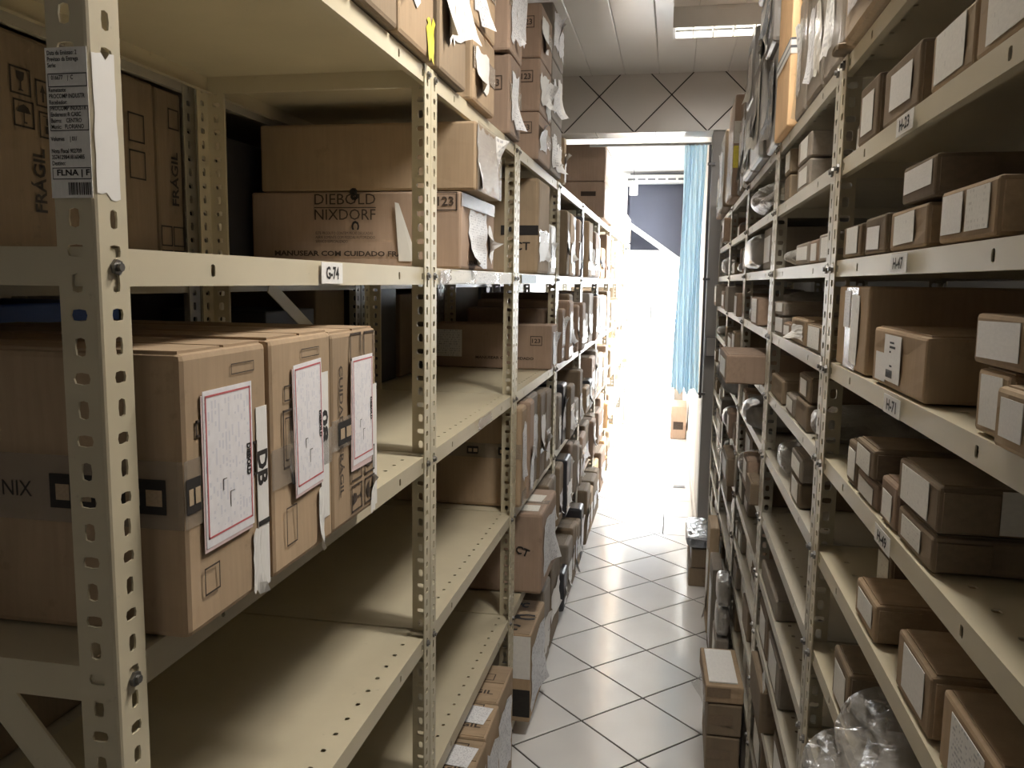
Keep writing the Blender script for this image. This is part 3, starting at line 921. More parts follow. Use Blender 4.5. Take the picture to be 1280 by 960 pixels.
b.torn('A', 0.26, 0.07, 0.09, 0.07, P0, 'torn_paper', rot=-35, curl=0.05, seed=31)
b.slab('A', 0.0, 0.150, 0.37, 0.032, TAPE, 'brown_tape'); b.text('A', 0.15, 0.016, 0.012, 'USO INTERNO', INKB, 0, 0.18)
b = Box('L', -0.468, 1.95, 2.225, 1.8125, 0.160, 0.55, K1, '', label='plain brown carton lying on the DIEBOLD NIXDORF carton, second left bay', bev=0.006)
b.torn('A', 0.01, 0.01, 0.13, 0.14, P2, 'shipping_slip', curl=0.015, seed=4); b.torn('A', 0.13, 0.02, 0.12, 0.13, P1, 'shipping_slip', curl=0.03, seed=9)
b.slab('A', 0.0, 0.0, 0.275, 0.16, CTAPE, 'clear_tape', off=0.004)

# --- boxes standing on the back row, seen through the empty shelf
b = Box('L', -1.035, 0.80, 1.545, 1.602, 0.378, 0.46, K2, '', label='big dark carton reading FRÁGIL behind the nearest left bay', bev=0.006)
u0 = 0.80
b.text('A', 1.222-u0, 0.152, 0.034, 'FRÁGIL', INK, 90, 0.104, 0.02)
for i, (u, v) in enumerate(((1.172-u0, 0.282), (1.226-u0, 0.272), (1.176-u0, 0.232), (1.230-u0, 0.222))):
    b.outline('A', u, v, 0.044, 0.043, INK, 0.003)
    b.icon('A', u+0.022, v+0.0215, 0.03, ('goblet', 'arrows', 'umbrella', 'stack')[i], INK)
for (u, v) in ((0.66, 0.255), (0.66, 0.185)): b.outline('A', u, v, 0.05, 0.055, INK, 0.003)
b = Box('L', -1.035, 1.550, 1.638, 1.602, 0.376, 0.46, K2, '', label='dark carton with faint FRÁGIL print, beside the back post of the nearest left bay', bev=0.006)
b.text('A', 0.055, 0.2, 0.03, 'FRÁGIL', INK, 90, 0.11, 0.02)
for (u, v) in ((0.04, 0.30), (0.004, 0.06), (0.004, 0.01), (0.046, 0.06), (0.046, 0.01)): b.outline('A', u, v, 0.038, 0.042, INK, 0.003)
for i, (y0, y1, h, mt, lab) in enumerate(((0.86, 1.42, 0.34, BLUEP, 'blue plastic crate standing in for blue light glimpsed behind the nearest left bay'), (1.50, 1.56, 0.10, P0, 'small white box on the back row above the three big cartons'), (1.735, 1.87, 0.055, P3, 'low white box on the back row past the three big cartons'), (2.0, 2.3, 0.3, DARK, 'black equipment case on the back row behind the second left bay'))):  # the blue crate is added in place of a strip of blue light
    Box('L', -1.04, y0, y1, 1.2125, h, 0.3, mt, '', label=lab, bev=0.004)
for i, (y0, y1, z0, h, mt, lab) in enumerate(((1.75, 2.2, 1.602, 0.33, DARK, 'black case added to darken the upper back row behind the second left bay'), (2.25, 2.58, 1.602, 0.36, K2, 'dark carton added to darken the upper back row behind the second left bay'), (2.72, 3.5, 1.602, 0.37, K2, 'long carton added to darken the upper back row behind the third left bay'),
        (2.36, 2.58, 1.2125, 0.36, K2, 'upright carton added to darken the lower back row behind the second left bay'), (2.72, 3.1, 1.2125, 0.36, DARK, 'black case added to darken the lower back row behind the third left bay'), (3.15, 3.58, 1.2125, 0.33, K2, 'dark carton added to darken the lower back row behind the third left bay'), (3.72, 4.5, 1.2125, 0.36, K2, 'long carton added to darken the lower back row behind the fourth left bay'),
        (0.72, 1.6, 0.8025, 0.35, K2, 'wide carton added to darken the low back row behind the nearest left bay'), (1.75, 2.55, 0.8025, 0.35, K2, 'wide carton added to darken the low back row behind the second left bay'), (2.75, 3.55, 0.8025, 0.35, K2, 'wide carton added to darken the low back row behind the third left bay'))):
    Box('L', -1.06, y0, y1, z0, h, 0.4, mt, '', label=lab, bev=0.005)  # dark goods added so the background behind the left row stays black
Box('L', -1.04, 0.75, 1.15, 1.575-0.022, 0.018, 0.4, BLUEP, '', name='plastic_tray', cat='tray', label='blue plastic tray edge under the back row shelf, far left', bev=0.003) if False else None

# --- helper for ordinary goods
def slip(b, f='A', mat=None, r=None, torn=False):
    r = r or R_
    _, _, _, _, W, Hh = b.face(f)
    mt = mat or r.choice((P1, P2, P3, P3))
    w_ = W*r.uniform(0.55, 0.85); h_ = Hh*r.uniform(0.6, 0.85)
    u = (W-w_)*r.uniform(0.3, 0.6); v = (Hh-h_)*r.uniform(0.3, 0.7)
    if torn: b.torn(f, u, v, w_, h_, mt, 'label', rot=r.uniform(-4, 4), curl=min(0.02, W*0.12))
    else: b.slab(f, u, v, w_, h_, mt, 'label', rot=r.uniform(-1.5, 1.5))

# --- top of the left row
def top(Y0, Y1, z0, h, mat, look, Xf=-0.485, depth=0.42, st='', labs=1, no=None, f123=False):
    b = Box('L', Xf, Y0, Y1, z0, h, depth, mat, look, st=st, bev=0.008, dent=0.006)
    W = Y1-Y0
    for k in range(labs):
        b.torn('A', W*(0.08+0.42*k), h*R_.uniform(0.08, 0.25), W*R_.uniform(0.4, 0.75), h*R_.uniform(0.5, 0.7), R_.choice((P0, P1, P2)), 'label', rot=R_.uniform(-6, 6), curl=0.03, jag=0.09)
    b.slab('A', 0.0, h*0.42, W, 0.05, TAPE, 'brown_tape')
    if f123:
        b.outline('C', depth-0.075, h*0.55, 0.05, 0.04, INKB, 0.0025); b.text('C', depth-0.05, h*0.55+0.02, 0.02, '123', INKB, 0, 0.034)
    return b
Zt = 2.0275
top(1.03, 1.255, Zt, 0.36, K1, 'brown carton with slip', labs=1)
top(1.262, 1.432, Zt, 0.33, K2, 'crushed taped brown carton', labs=0)
b = top(1.438, 1.655, Zt, 0.4, K1, 'torn-label brown carton', labs=1)
b.torn('A', 0.16, 0.0, 0.05, 0.075, YEL, 'yellow_sticker', rot=-2, curl=0.004, jag=0.14)
top(1.70, 1.915, Zt, 0.38, K2, 'carton with ragged paper', labs=2)
top(1.985, 2.225, Zt, 0.178, K1, 'tan carton', st='lower', labs=1)
top(1.965, 2.225, Zt+0.181, 0.25, K1, 'tan carton', st='upper', labs=1)
top(2.44, 2.61, Zt, 0.225, K3, 'pinkish carton', st='lower', f123=True)
top(2.42, 2.62, Zt+0.228, 0.3, K3, 'pinkish carton', st='upper', labs=2)
for k, (st_, zz, hh) in enumerate((('lower', 0, 0.164), ('middle', 0.166, 0.182), ('topmost', 0.35, 0.185))):
    top(2.96+0.01*k, 3.24, Zt+zz, hh, K3, 'pinkish carton', st=st_, f123=True, labs=1+k % 2)
for k, (st_, zz, hh) in enumerate((('lower', 0, 0.2), ('middle', 0.203, 0.22), ('topmost', 0.426, 0.2))):
    top(3.26, 3.56, Zt+zz, hh, K5, 'grey papered carton', st=st_, labs=2)
top(3.70, 3.76, Zt, 0.2, K4, 'thin pale carton', Xf=-0.49, labs=1)
for k, (st_, zz, hh) in enumerate((('lower', 0, 0.235), ('upper', 0.238, 0.24))):
    b = Box('L', -0.47, 5.62, 6.3, Zt+zz, hh, 0.46, K3, 'big plain carton', st=st_, bev=0.008)
    b.slab('C', 0.04, hh*0.35, 0.16, 0.012, INKB, 'printed_line', off=0.0012); b.slab('C', 0.3, hh*0.6, 0.1, 0.03, INKB, 'printed_block', off=0.0012) if k == 0 else b.slab('C', 0.02, hh*0.6, 0.09, 0.05, INKB, 'printed_emblem', off=0.0012)
    slip(b)
for (y0, y1, h, mt, lk) in ((6.42, 7.0, 0.5, K4, 'yellowish carton'), (7.1, 7.7, 0.42, K6, 'orange carton'), (7.8, 8.4, 0.5, P0, 'white carton'), (8.5, 9.2, 0.25, K4, 'pale carton')):
    b = Box('L', -0.48, y0, y1, Zt, h, 0.42, mt, lk); slip(b)

# --- left row, bays three onwards: upright cartons like files
def upright(Y0, Y1, z0, h, mat=None, look=None, Xf=None, depth=0.44, papers=1, tall=True):
    mat = mat or R_.choice((K2, K3, K5, K2, K1))
    b = Box('L', -0.495+R_.uniform(0, 0.03) if Xf is None else Xf, Y0, Y1, z0, h, depth, mat, look or {'kraft_cardboard': 'brown', 'dull_kraft_cardboard': 'dull brown', 'pinkish_cardboard': 'pinkish', 'grey_cardboard': 'greyish', 'pale_cardboard': 'pale', 'orange_cardboard': 'orange'}.get(mat.name, 'white')+' upright carton', bev=0.012, dent=0.004, rz=R_.uniform(-0.02, 0.02))
    W = Y1-Y0
    for k in range(papers):
        b.torn('A', W*0.12, h*R_.uniform(0.1, 0.35), W*R_.uniform(0.6, 0.85), h*R_.uniform(0.3, 0.55), R_.choice((P0, P1, P2)), 'label', curl=R_.uniform(0.005, 0.03), jag=0.08)
    b.slab('A', W*0.05, h*R_.uniform(0.02, 0.5), W*0.9, 0.045, R_.choice((TAPE, CTAPE)), 'tape', off=0.001)
    if z0+h < 1.5: b.slab('T', depth*0.1, 0.01, depth*0.85, W-0.02, CTAPE, 'clear_tape')
    return b
b = upright(3.03, 3.29, 1.6275, 0.345, K4, 'greenish-taped tan carton', Xf=-0.49); b.text('C', 0.38, 0.1, 0.03, 'CT', INK, 0, 0.06); b.slab('C', 0.3, 0.14, 0.14, 0.035, INK, 'black_tape', off=0.001)
upright(3.31, 3.45, 1.6275, 0.2, P1, 'white wrapped parcel', Xf=-0.485)
# long carton with a white paper, third shelf, third bay
b = Box('L', -0.49, 3.415, 3.585, 1.2325, 0.186, 0.52, K3, 'long carton with white slip', bev=0.006)
b.slab('C', 0.02, 0.045, 0.115, 0.115, P1, 'label'); b.outline('C', 0.43, 0.1, 0.05, 0.04, INKB, 0.003); b.text('C', 0.455, 0.12, 0.018, '123', INKB, 0, 0.035)
b.text('C', 0.32, 0.045, 0.012, 'MANUSEAR COM CUIDADO', INKB, 0, 0.25); slip(b, torn=True)
# fourth shelf, third bay: uprights with a deep taped carton first
for i, (y0, y1, h, mt) in enumerate(((2.72, 2.76, 0.0, None),)): pass
for (y0, y1, h, mt) in ((2.70, 2.80, 0.345, K1), (2.81, 2.91, 0.35, K3), (2.92, 3.10, 0.352, K5), (3.11, 3.25, 0.34, K2), (3.27, 3.40, 0.33, K2)):
    b = upright(y0, y1, 0.8325, h, mt, depth=0.47)
    if y0 == 2.70:
        b.slab('C', 0.0, 0.17, 0.47, 0.05, CTAPE, 'clear_tape')
        for uc in (0.08, 0.19, 0.30, 0.41): b.logo('C', uc-0.02, 0.182, 0.04, 0.026)
        b.slab('C', 0.02, 0.09, 0.08, 0.1, P3, 'label')
# fifth shelf, third bay: big carton with two papers on top, leaning into the aisle
b = Box('L', -0.43, 2.85, 3.22, 0.4725, 0.30, 0.5, K3, 'big carton with two slips on top', bev=0.012, dent=0.004)
b.slab('T', 0.36, 0.03, 0.12, 0.08, P3, 'label', rot=3); b.slab('T', 0.40, 0.17, 0.07, 0.1, P3, 'label', rot=-4)
b.text('C', 0.43, 0.16, 0.03, 'CT', INK, -20, 0.05); b.torn('A', 0.05, 0.05, 0.28, 0.2, P2, 'label', curl=0.03); b.slab('T', 0.0, 0.14, 0.5, 0.05, CTAPE, 'clear_tape', off=0.0004)
upright(3.26, 3.42, 0.4725, 0.3, K2, depth=0.45); upright(3.44, 3.58, 0.4725, 0.28, K5, depth=0.45)
# bottom shelf, second and third bay
for i, (y0, y1) in enumerate(((1.80, 1.995), (2.005, 2.185), (2.19, 2.425))):
    b = Box('L', -0.437-0.006*i, y0, y1, 0.0625, 0.337, 0.45, K1, 'tan carton printed FRÁGIL on top', bev=0.006)
    b.flaps(K1, 0.004, 0.002)
    b.text('T', 0.36, 0.06, 0.028, 'FRÁGIL', INKB, 0, 0.13, off=0.003)
    if i < 2: b.slab('T', 0.345, 0.07, 0.085, 0.09, P2, 'label', rot=-6, off=0.0035)
    b.outline('T', 0.34, 0.13, 0.07, 0.04, INKB, 0.003, off=0.003)
    b.torn('A', 0.02, 0.05, (y1-y0)*0.8, 0.22, P2, 'label', curl=0.01)
b = Box('L', -0.44, 2.70, 3.02, 0.0625, 0.32, 0.45, K1, 'carton with white side and black tape', bev=0.006)
b.flaps(K1, 0.004, 0.002)
b.slab('C', 0.30, 0.16, 0.15, 0.155, P0, 'label'); b.slab('C', 0.28, 0.02, 0.17, 0.1, INK, 'black_tape', off=0.001)
for (u, v, tx_) in ((0.36, 0.06, 'PC'), (0.40, 0.15, 'C'), (0.36, 0.26, 'OPC')): b.text('T', u, v, 0.05, tx_, INK, R_.uniform(-20, 20), 0.08, 0.05, off=0.003)
b.torn('A', 0.02, 0.02, 0.3, 0.25, P2, 'label', curl=0.02)
upright(3.06, 3.25, 0.0625, 0.34, K5, Xf=-0.45); upright(3.28, 3.58, 0.0625, 0.36, K2, Xf=-0.455)

# bays four and five
for bi in (3, 4):
    for li, z in enumerate(LV):
        if li == 0: continue
        y = LB[bi]+0.06+(0.04 if bi == 4 else 0)
        gapz = (LV[li-1]-0.037-z)
        while y < LB[bi+1]-0.12:
            th = R_.uniform(0.1, 0.2) if bi == 3 else R_.uniform(0.16, 0.28)
            th = min(th, LB[bi+1]-0.05-y)
            mat = R_.choice((K2, K2, K3, K5, K1, DARK)) if li != 2 or bi > 3 else R_.choice((K3, K2))
            h = gapz*R_.uniform(0.68, 0.9)
            if R_.random() < 0.12: h *= 0.6
            upright(y, y+th-0.008, z+0.0025, h, mat, Xf=(-0.45 if li == 5 else None), look='black upright case' if mat is DARK else None)
            y += th
# the far bays, larger goods
for bi in range(5, 9):
    for li, z in enumerate(LV):
        if li == 0: continue
        y = LB[bi]+0.07
        gapz = (LV[li-1]-0.037-z)
        while y < LB[bi+1]-0.2:
            th = min(R_.uniform(0.26, 0.42), LB[bi+1]-0.06-y)
            mat = R_.choice((K3, K2, K5, K6, K4, P0))
            upright(y, y+th-0.01, z+0.0025, gapz*R_.uniform(0.55, 0.9), mat, papers=1)
            y += th

# ------------------------------------------------------------------ goods on the right row
def rbox(Y0, Y1, z0, h, mat=K2, look=None, depth=0.26, lab=1, Xf=None, st='', flap=True, rz=0.0, torn=False):
    mn = {'kraft_cardboard': 'brown', 'dull_kraft_cardboard': 'dull brown', 'pinkish_cardboard': 'pinkish', 'grey_cardboard': 'greyish', 'pale_cardboard': 'pale', 'orange_cardboard': 'orange'}.get(mat.name, 'white')
    b = Box('R', XR+0.006 if Xf is None else Xf, Y0, Y1, z0+0.0025, h-0.003, depth, mat, look or f"{mn} box{' with white label' if lab else ''}", name='small_box', bev=0.004, dent=0.002, st=st, rz=rz)
    for k in range(lab):
        W = Y1-Y0
        if lab == 1: slip(b, torn=torn, mat=R_.choice((P0, P3, P5, P5)))
        else: b.slab('A', W*(0.06+0.45*k), h*0.15, W*0.38, h*0.7, (P0, P3)[k % 2], 'label')
    if flap and z0+h < 1.56: b.flaps(mat, 0.004, 0.002, 'y')
    # end flap tucked on the side that faces the viewer
    if depth > 0.2 and lab: b.slab('C', 0.004, 0.004, 0.05, h-0.012, mat, 'side_flap', off=0.0, th=0.003)
    return b
def bag(Y0, Y1, z0, h, mat=MILK, look='plastic bag', depth=0.2, Xf=None, st='', rough=0.16, name='plastic_bag', cat='bag', sq=0.6, side='R', label=None):
    return Box(side, (XR+0.004) if Xf is None else Xf, Y0, Y1, z0+0.0025, h, depth, mat, look, name=name, cat=cat, st=st, body='blob', bk=dict(rough=rough, sq=sq), label=label)
# nearest bay
z = 1.80
rbox(1.345, 1.425, z, 0.05, K5, lab=1, Xf=XR+0.02); rbox(1.225, 1.338, z, 0.086, K2); rbox(1.028, 1.19, z, 0.075, K2); rbox(0.852, 0.982, z, 0.062, K4); rbox(0.68, 0.846, z, 0.062, K4)
z = 1.64
rbox(1.275, 1.40, z, 0.05, K2); rbox(1.135, 1.25, z, 0.053, K2); rbox(0.958, 1.11, z, 0.050, K1, st='lower'); rbox(0.94, 1.066, z+0.052, 0.046, K2, st='upper')
b = rbox(0.762, 0.915, z, 0.054, K1, 'brown box with two labels', lab=2)
Box('R', XR+0.05, 0.60, 0.74, z+0.0025, 0.06, 0.28, K2, 'plain brown box', name='small_box')
z = 1.475
b = rbox(1.20, 1.405, z, 0.125, K1, 'tall brown box with long slip', lab=0, depth=0.2); b.slab('A', 0.10, 0.01, 0.05, 0.1, P3, 'label', rot=-2); b.slab('A', 0.05, 0.06, 0.04, 0.055, P2, 'label'); b.slab('A', 0.06, 0.0, 0.08, 0.12, TAPE, 'brown_tape', off=0.0003, th=0.0003)
b = rbox(0.925, 1.155, z, 0.073, K1, 'wide brown box with barcode label', lab=0, depth=0.3)
q = b.slab('A', 0.06, 0.008, 0.075, 0.056, P0, 'barcode_label'); b.slab('A', 0.02, 0.005, 0.05, 0.035, P0, 'label')
m_ = MB()
for (x0, x1, y0, y1) in [(0.35, 0.62, 0.82, 0.86), (0.35, 0.7, 0.72, 0.77), (0.35, 0.45, 0.62, 0.66), (0.4, 0.55, 0.32, 0.36)]+[(0.2+0.05*i, 0.23+0.05*i, 0.08, 0.25) for i in range(8)]:
    n_ = len(m_.v); m_.v += [(x0,y0,1.6),(x1,y0,1.6),(x1,y1,1.6),(x0,y1,1.6)]; m_.f.append((n_,n_+1,n_+2,n_+3))
part('barcode', m_.mesh('barcode', INK, fix=False), q)
rbox(0.705, 0.775, z, 0.057, K4, st='lower'); rbox(0.683, 0.79, z+0.0575, 0.046, K1, st='upper', depth=0.24); rbox(0.625, 0.70, z, 0.05, K4, Xf=XR-0.005)
z = 1.315
rbox(1.21, 1.268, z, 0.064, K2); rbox(1.086, 1.198, z, 0.036, K3, st='lower'); rbox(1.095, 1.20, z+0.037, 0.042, K2, st='upper', Xf=XR+0.002); rbox(0.998, 1.068, z, 0.056, K3)
rbox(0.858, 0.985, z, 0.04, K2, 'dull brown box', st='lower', depth=0.33)
b = rbox(0.85, 0.996, z+0.0425, 0.05, K2, 'dull brown box', st='upper', depth=0.33); b.slab('C', 0.056, 0.003, 0.09, 0.043, P0, 'label'); b.text('C', 0.088, 0.024, 0.02, 'abo', INK, 90, 0.04, 0.03)
z = 1.155
rbox(1.168, 1.24, z, 0.08, K2, Xf=XR+0.05); rbox(1.052, 1.162, z, 0.052, K1, 'brown box with flap seam', depth=0.3); rbox(0.828, 0.95, z, 0.068, K1, 'brown box with angled label', depth=0.3)
b = rbox(0.66, 0.795, z, 0.075, K1, 'open brown box', lab=0, depth=0.3); slip(b)
z = 0.98
rbox(1.168, 1.275, z, 0.08, K2, depth=0.22); bag(0.84, 1.17, 0.98, 0.10, BAG, 'crumpled clear plastic bag', 0.26, XR-0.035, rough=0.3, sq=0.8)
rbox(1.2, 1.4, 0.66, 0.09, DARK, 'black box', lab=0)
bag(1.0, 1.36, 0.82, 0.10, BAG, 'crumpled clear plastic sheet', 0.3, XR-0.045, rough=0.3, sq=0.8)
rbox(0.85, 1.1, 0.66, 0.1, K2, lab=1)
# second bay
z = 1.80
rbox(1.795, 1.965, z, 0.055, K5, st='lower', lab=1); rbox(1.80, 1.97, z+0.056, 0.054, K5, st='upper'); rbox(2.09, 2.18, z, 0.06, K2, st='lower', lab=0); rbox(2.10, 2.19, z+0.061, 0.06, K2, st='upper'); rbox(1.52, 1.70, z, 0.08, DARK, 'black box', lab=0, Xf=XR+0.12)
z = 1.64
for (y0, y1, k) in ((2.055, 2.16, 1), (1.945, 2.04, 0)):
    b = bag(y0, y1, z, 0.048, MILK, 'milky plastic roll', 0.2, sq=0.85, rough=0.05, name='plastic_roll', cat='roll')
rbox(1.752, 1.92, z, 0.047, K5, lab=1); rbox(1.638, 1.73, z, 0.047, K3); rbox(1.512, 1.628, z, 0.052, K5)
z = 1.475
rbox(2.068, 2.235, z, 0.046, K5, st='lower'); rbox(2.08, 2.245, z+0.047, 0.036, K5, st='upper'); rbox(1.95, 2.06, z, 0.038, K3); rbox(1.735, 1.93, z, 0.055, K1, 'brown box with curling label', torn=True); rbox(1.535, 1.712, z, 0.05, K2)
b = Box('R', XR+0.272, 1.62, 2.1, z+0.0025, 0.11, 0.13, DARK, 'dark case at the back', name='equipment_case', bev=0.004)
z = 1.315
rbox(2.03, 2.24, z, 0.058, K2, lab=0, depth=0.2); rbox(1.83, 1.95, z, 0.045, K5); rbox(1.655, 1.80, z, 0.055, K2, 'dull brown box', lab=0, st='lower'); rbox(1.66, 1.80, z+0.056, 0.05, K2, 'dull brown box', st='upper', Xf=XR+0.01)
bag(1.50, 1.65, z, 0.065, MILK, 'milky plastic bag', 0.2)
z = 1.155
bag(1.92, 2.10, z, 0.075, BAG, 'hanging clear plastic bag', 0.15, rough=0.22); rbox(1.685, 1.82, z, 0.052, K2, 'dull brown box', st='lower', lab=1, depth=0.2); rbox(1.68, 1.82, z+0.053, 0.05, K5, 'greyish box', st='upper', depth=0.16)
z = 0.98
rbox(2.0, 2.22, z, 0.06, K2, lab=0, Xf=XR+0.12); rbox(1.55, 1.7, z, 0.05, K2, lab=0, Xf=XR+0.2)
z = 0.82
b = rbox(1.93, 2.24, z, 0.05, K5, 'flat grey carton', lab=0, depth=0.36)
z = 0.66
rbox(2.06, 2.235, z, 0.12, K2); b = rbox(1.82, 2.03, z, 0.1, K5, 'greyish box with label'); b.slab('A', 0.05, -0.045, 0.045, 0.045, P0, 'loose_paper', rot=40, off=0.012)
b.torn('A', 0.1, -0.16, 0.12, 0.12, P0, 'hanging_paper', rot=40, curl=0.04) if False else None
z = 0.50
rbox(2.0, 2.24, z, 0.11, K2, 'dark open box', lab=0, Xf=XR-0.01); rbox(1.7, 1.85, z, 0.1, K2)
z = 0.33
rbox(2.05, 2.24, z, 0.13, K2); rbox(1.75, 1.95, z, 0.1, K5)
rbox(1.8, 2.1, 0.08, 0.2, K2, depth=0.3)
# third to fifth bay: mixed small goods
SPECIAL = {(2, 1): 'cone', (2, 2): 'grey', (2, 4): 'carton', (3, 5): 'cloth', (2, 5): 'lump'}
for bi in (2, 3, 4):
    for li, z in enumerate(RV):
        if li == 0: continue
        gap = RV[li-1]-0.028-z
        y = RB[bi]+0.05
        sp = SPECIAL.get((bi, li))
        if sp == 'cone':
            bag(2.36, 2.86, z, 0.095, MILK, 'pointed milky plastic sack', 0.2, XR-0.035, rough=0.4, sq=0.9); y = 2.9
        if sp == 'grey':
            b = bag(2.66, 3.12, z, 0.122, GREYBAG, 'bulging grey sack', 0.3, XR-0.02, rough=0.08, sq=0.45); rbox(2.42, 2.6, z, 0.12, K5, depth=0.2); y = 9
        if sp == 'carton':
            b = rbox(2.42, 2.72, z, 0.085, K3, 'pale-ended carton jutting out', lab=1, Xf=XR-0.1); y = 2.78
        if sp == 'cloth':
            for k in range(3): bag(3.3+0.22*k, 3.5+0.22*k, z, 0.10, CLOTH, 'rolled grey cloth', 0.3, XR-0.05, rough=0.12, name='cloth_roll', cat='cloth')
            y = 9
        if sp == 'lump':
            bag(2.5, 2.75, z, 0.10, GREYBAG, 'dark wrapped bundle', 0.3, XR-0.03, rough=0.15, name='wrapped_bundle', cat='bundle'); y = 2.8
        while y < RB[bi+1]-0.1:
            r = R_.random()
            wd = min(R_.uniform(0.12, 0.3), RB[bi+1]-0.05-y)
            h = gap*R_.uniform(0.4, 0.9)
            xf = XR+(R_.uniform(-0.03, 0.03) if li < 8 else R_.uniform(0.004, 0.03))
            if r < 0.62: rbox(y, y+wd-0.01, z, h, R_.choice((K2, K2, K5, K5, K3)), lab=1 if R_.random() < 0.7 else 0, Xf=xf, depth=0.26)
            elif r < 0.78: bag(y, y+wd-0.01, z, h*0.9, R_.choice((MILK, BAG, GREYBAG)), R_.choice(('plastic bag', 'crumpled plastic bag')), 0.26, xf, rough=0.2)
            elif r < 0.86: bag(y, y+wd-0.01, z, h*0.9, CLOTH, 'grey cloth bundle', 0.26, xf-0.02, rough=0.14, name='cloth_bundle', cat='cloth')
            y += wd+(0.08 if r > 0.86 else 0.0)
# on top of the right row
z = 1.9625
def rtop(Y0, Y1, z0, h, mat, look, Xf=XR, depth=0.34, st='', lab=1, rz=0.0, wrap=True):
    b = Box('R', Xf, Y0, Y1, z0, h, depth, mat, look, st=st, bev=0.01, dent=0.006, rz=rz)
    W = Y1-Y0
    for k in range(lab):
        b.torn('A', W*(0.08+0.4*k), h*0.2, W*0.45, h*0.6, R_.choice((P3, P1, P2)), 'label', curl=0.008, rot=R_.uniform(-5, 5))
    if wrap: b.torn('A', 0.0, h*0.02, W, h*0.95, CTAPE, 'plastic_wrap', curl=0.006, jag=0.04)
    return b
rtop(1.10, 1.40, z, 0.20, K4, 'tan carton overhanging the edge', Xf=XR-0.012, lab=1); rtop(0.75, 1.08, z, 0.24, K2, 'dull brown carton', lab=1)
rtop(1.41, 1.46, z, 0.012, K2, 'flat folded cardboard', Xf=XR-0.02, lab=0, wrap=False)
rtop(1.49, 1.66, z, 0.24, K5, 'grey papered carton', st='lower'); rtop(1.49, 1.66, z+0.242, 0.26, K4, 'tan carton', st='upper', Xf=XR-0.012)
rtop(1.68, 1.86, z, 0.22, K5, 'grey papered carton', st='lower', lab=2); rtop(1.68, 1.87, z+0.222, 0.22, K2, 'dull carton', st='upper', Xf=XR-0.01)
rtop(1.88, 2.02, z, 0.26, K5, 'narrow grey carton', st='lower', lab=1); rtop(1.88, 2.03, z+0.262, 0.24, K5, 'narrow grey carton', st='upper')
b = Box('R', XR-0.013, 2.045, 2.292, z, 0.82, 0.3, K6, '', label='tall clean orange-tan carton standing on the right shelves near the ceiling', bev=0.004)
for f_, w_ in (('A', 0.247), ('C', 0.3)):
    b.slab(f_, 0.0, 0.160, w_, 0.012, P0, 'tape_band'); b.slab(f_, 0.0, 0.178, w_, 0.012, P0, 'tape_band'); b.slab(f_, 0.0, 0.172, w_, 0.006, PIPE, 'grey_band'); b.slab(f_, 0.0, 0.190, w_, 0.005, PIPE, 'grey_band')
GW = glossy('grey_stretch_wrap', (0.30, 0.28, 0.26), 0.35, 1.0)
for (y0, y1, hs_, lk) in ((2.32, 2.52, (0.26, 0.24, 0.26), 'shiny grey wrapped carton'), (2.54, 2.84, (0.30, 0.20, 0.22), 'crinkled grey wrapped carton'), (2.86, 3.14, (0.24, 0.22), 'loose grey wrapped carton')):
    zq = z
    for k, hh in enumerate(hs_):
        st_ = ('lower', 'middle', 'topmost')[k] if len(hs_) == 3 else ('lower', 'upper')[k]
        b = Box('R', XR-R_.uniform(0.01, 0.035), y0, y1, zq, hh, 0.34, GW, lk, name='wrapped_carton', cat='bundle', st=st_, bev=0.012, dent=0.012)
        zq += hh+0.002
        for q in range(2): b.torn('A', (y1-y0)*R_.uniform(0.05, 0.36), hh*R_.uniform(0.05, 0.24), (y1-y0)*0.55, hh*0.66, R_.choice((GW, P3, CTAPE, SILV)), 'plastic_wrap', rot=R_.uniform(-3, 3), curl=0.018, jag=0.07)
for (y0, y1, h, mt, lk) in ((3.22, 3.34, 0.3, K5, 'grey upright carton'), (3.36, 3.48, 0.34, K2, 'dull upright carton'), (3.5, 3.62, 0.3, K5, 'grey upright carton')):
    rtop(y0, y1, z, h, mt, lk, lab=2, Xf=XR-0.01)
b = rtop(3.66, 4.02, z, 0.42, K3, 'tall carton with yellow patch', lab=0, Xf=XR-0.03); b.slab('C', 0.0, 0.22, 0.07, 0.09, P3, 'label'); b.slab('C', 0.0, 0.12, 0.05, 0.09, YEL, 'yellow_patch')
rtop(4.12, 4.5, z, 0.36, K2, 'leaning dull carton', lab=1, Xf=XR-0.04); rtop(4.55, 4.95, z, 0.26, K3, 'pinkish carton', Xf=XR-0.03)

# ------------------------------------------------------------------ goods on the floor by the right row
zz = 0.0
for k, (h, mt, dxo, lab) in enumerate(((0.115, K2, 0.02, 'bottom brown carton of the floor stack by the right shelves'), (0.11, K2, 0.0, 'middle brown carton of the floor stack by the right shelves'), (0.10, K2, 0.0, 'upper brown carton of the floor stack by the right shelves'), (0.055, K1, -0.012, 'topmost open carton with white paper on the floor stack'))):
    b = Box('R', 0.148+dxo, 2.45, 2.72, zz+0.001, h, 0.102-dxo, mt, '', label=lab, group='floor stack of cartons', bev=0.005, rz=0.02*(k-1.5))
    b.slab('C', 0.005, h*0.35, 0.07, 0.03, TAPE, 'brown_tape')
    if k == 3:
        b.slab('T', 0.012, 0.02, 0.085, 0.23, P0, 'white_paper', th=0.004)
        b.torn('A', 0.1, -0.03, 0.2, 0.07, BAG, 'plastic_wrap', curl=0.03)
    zz += h+0.004
zz = 0.0
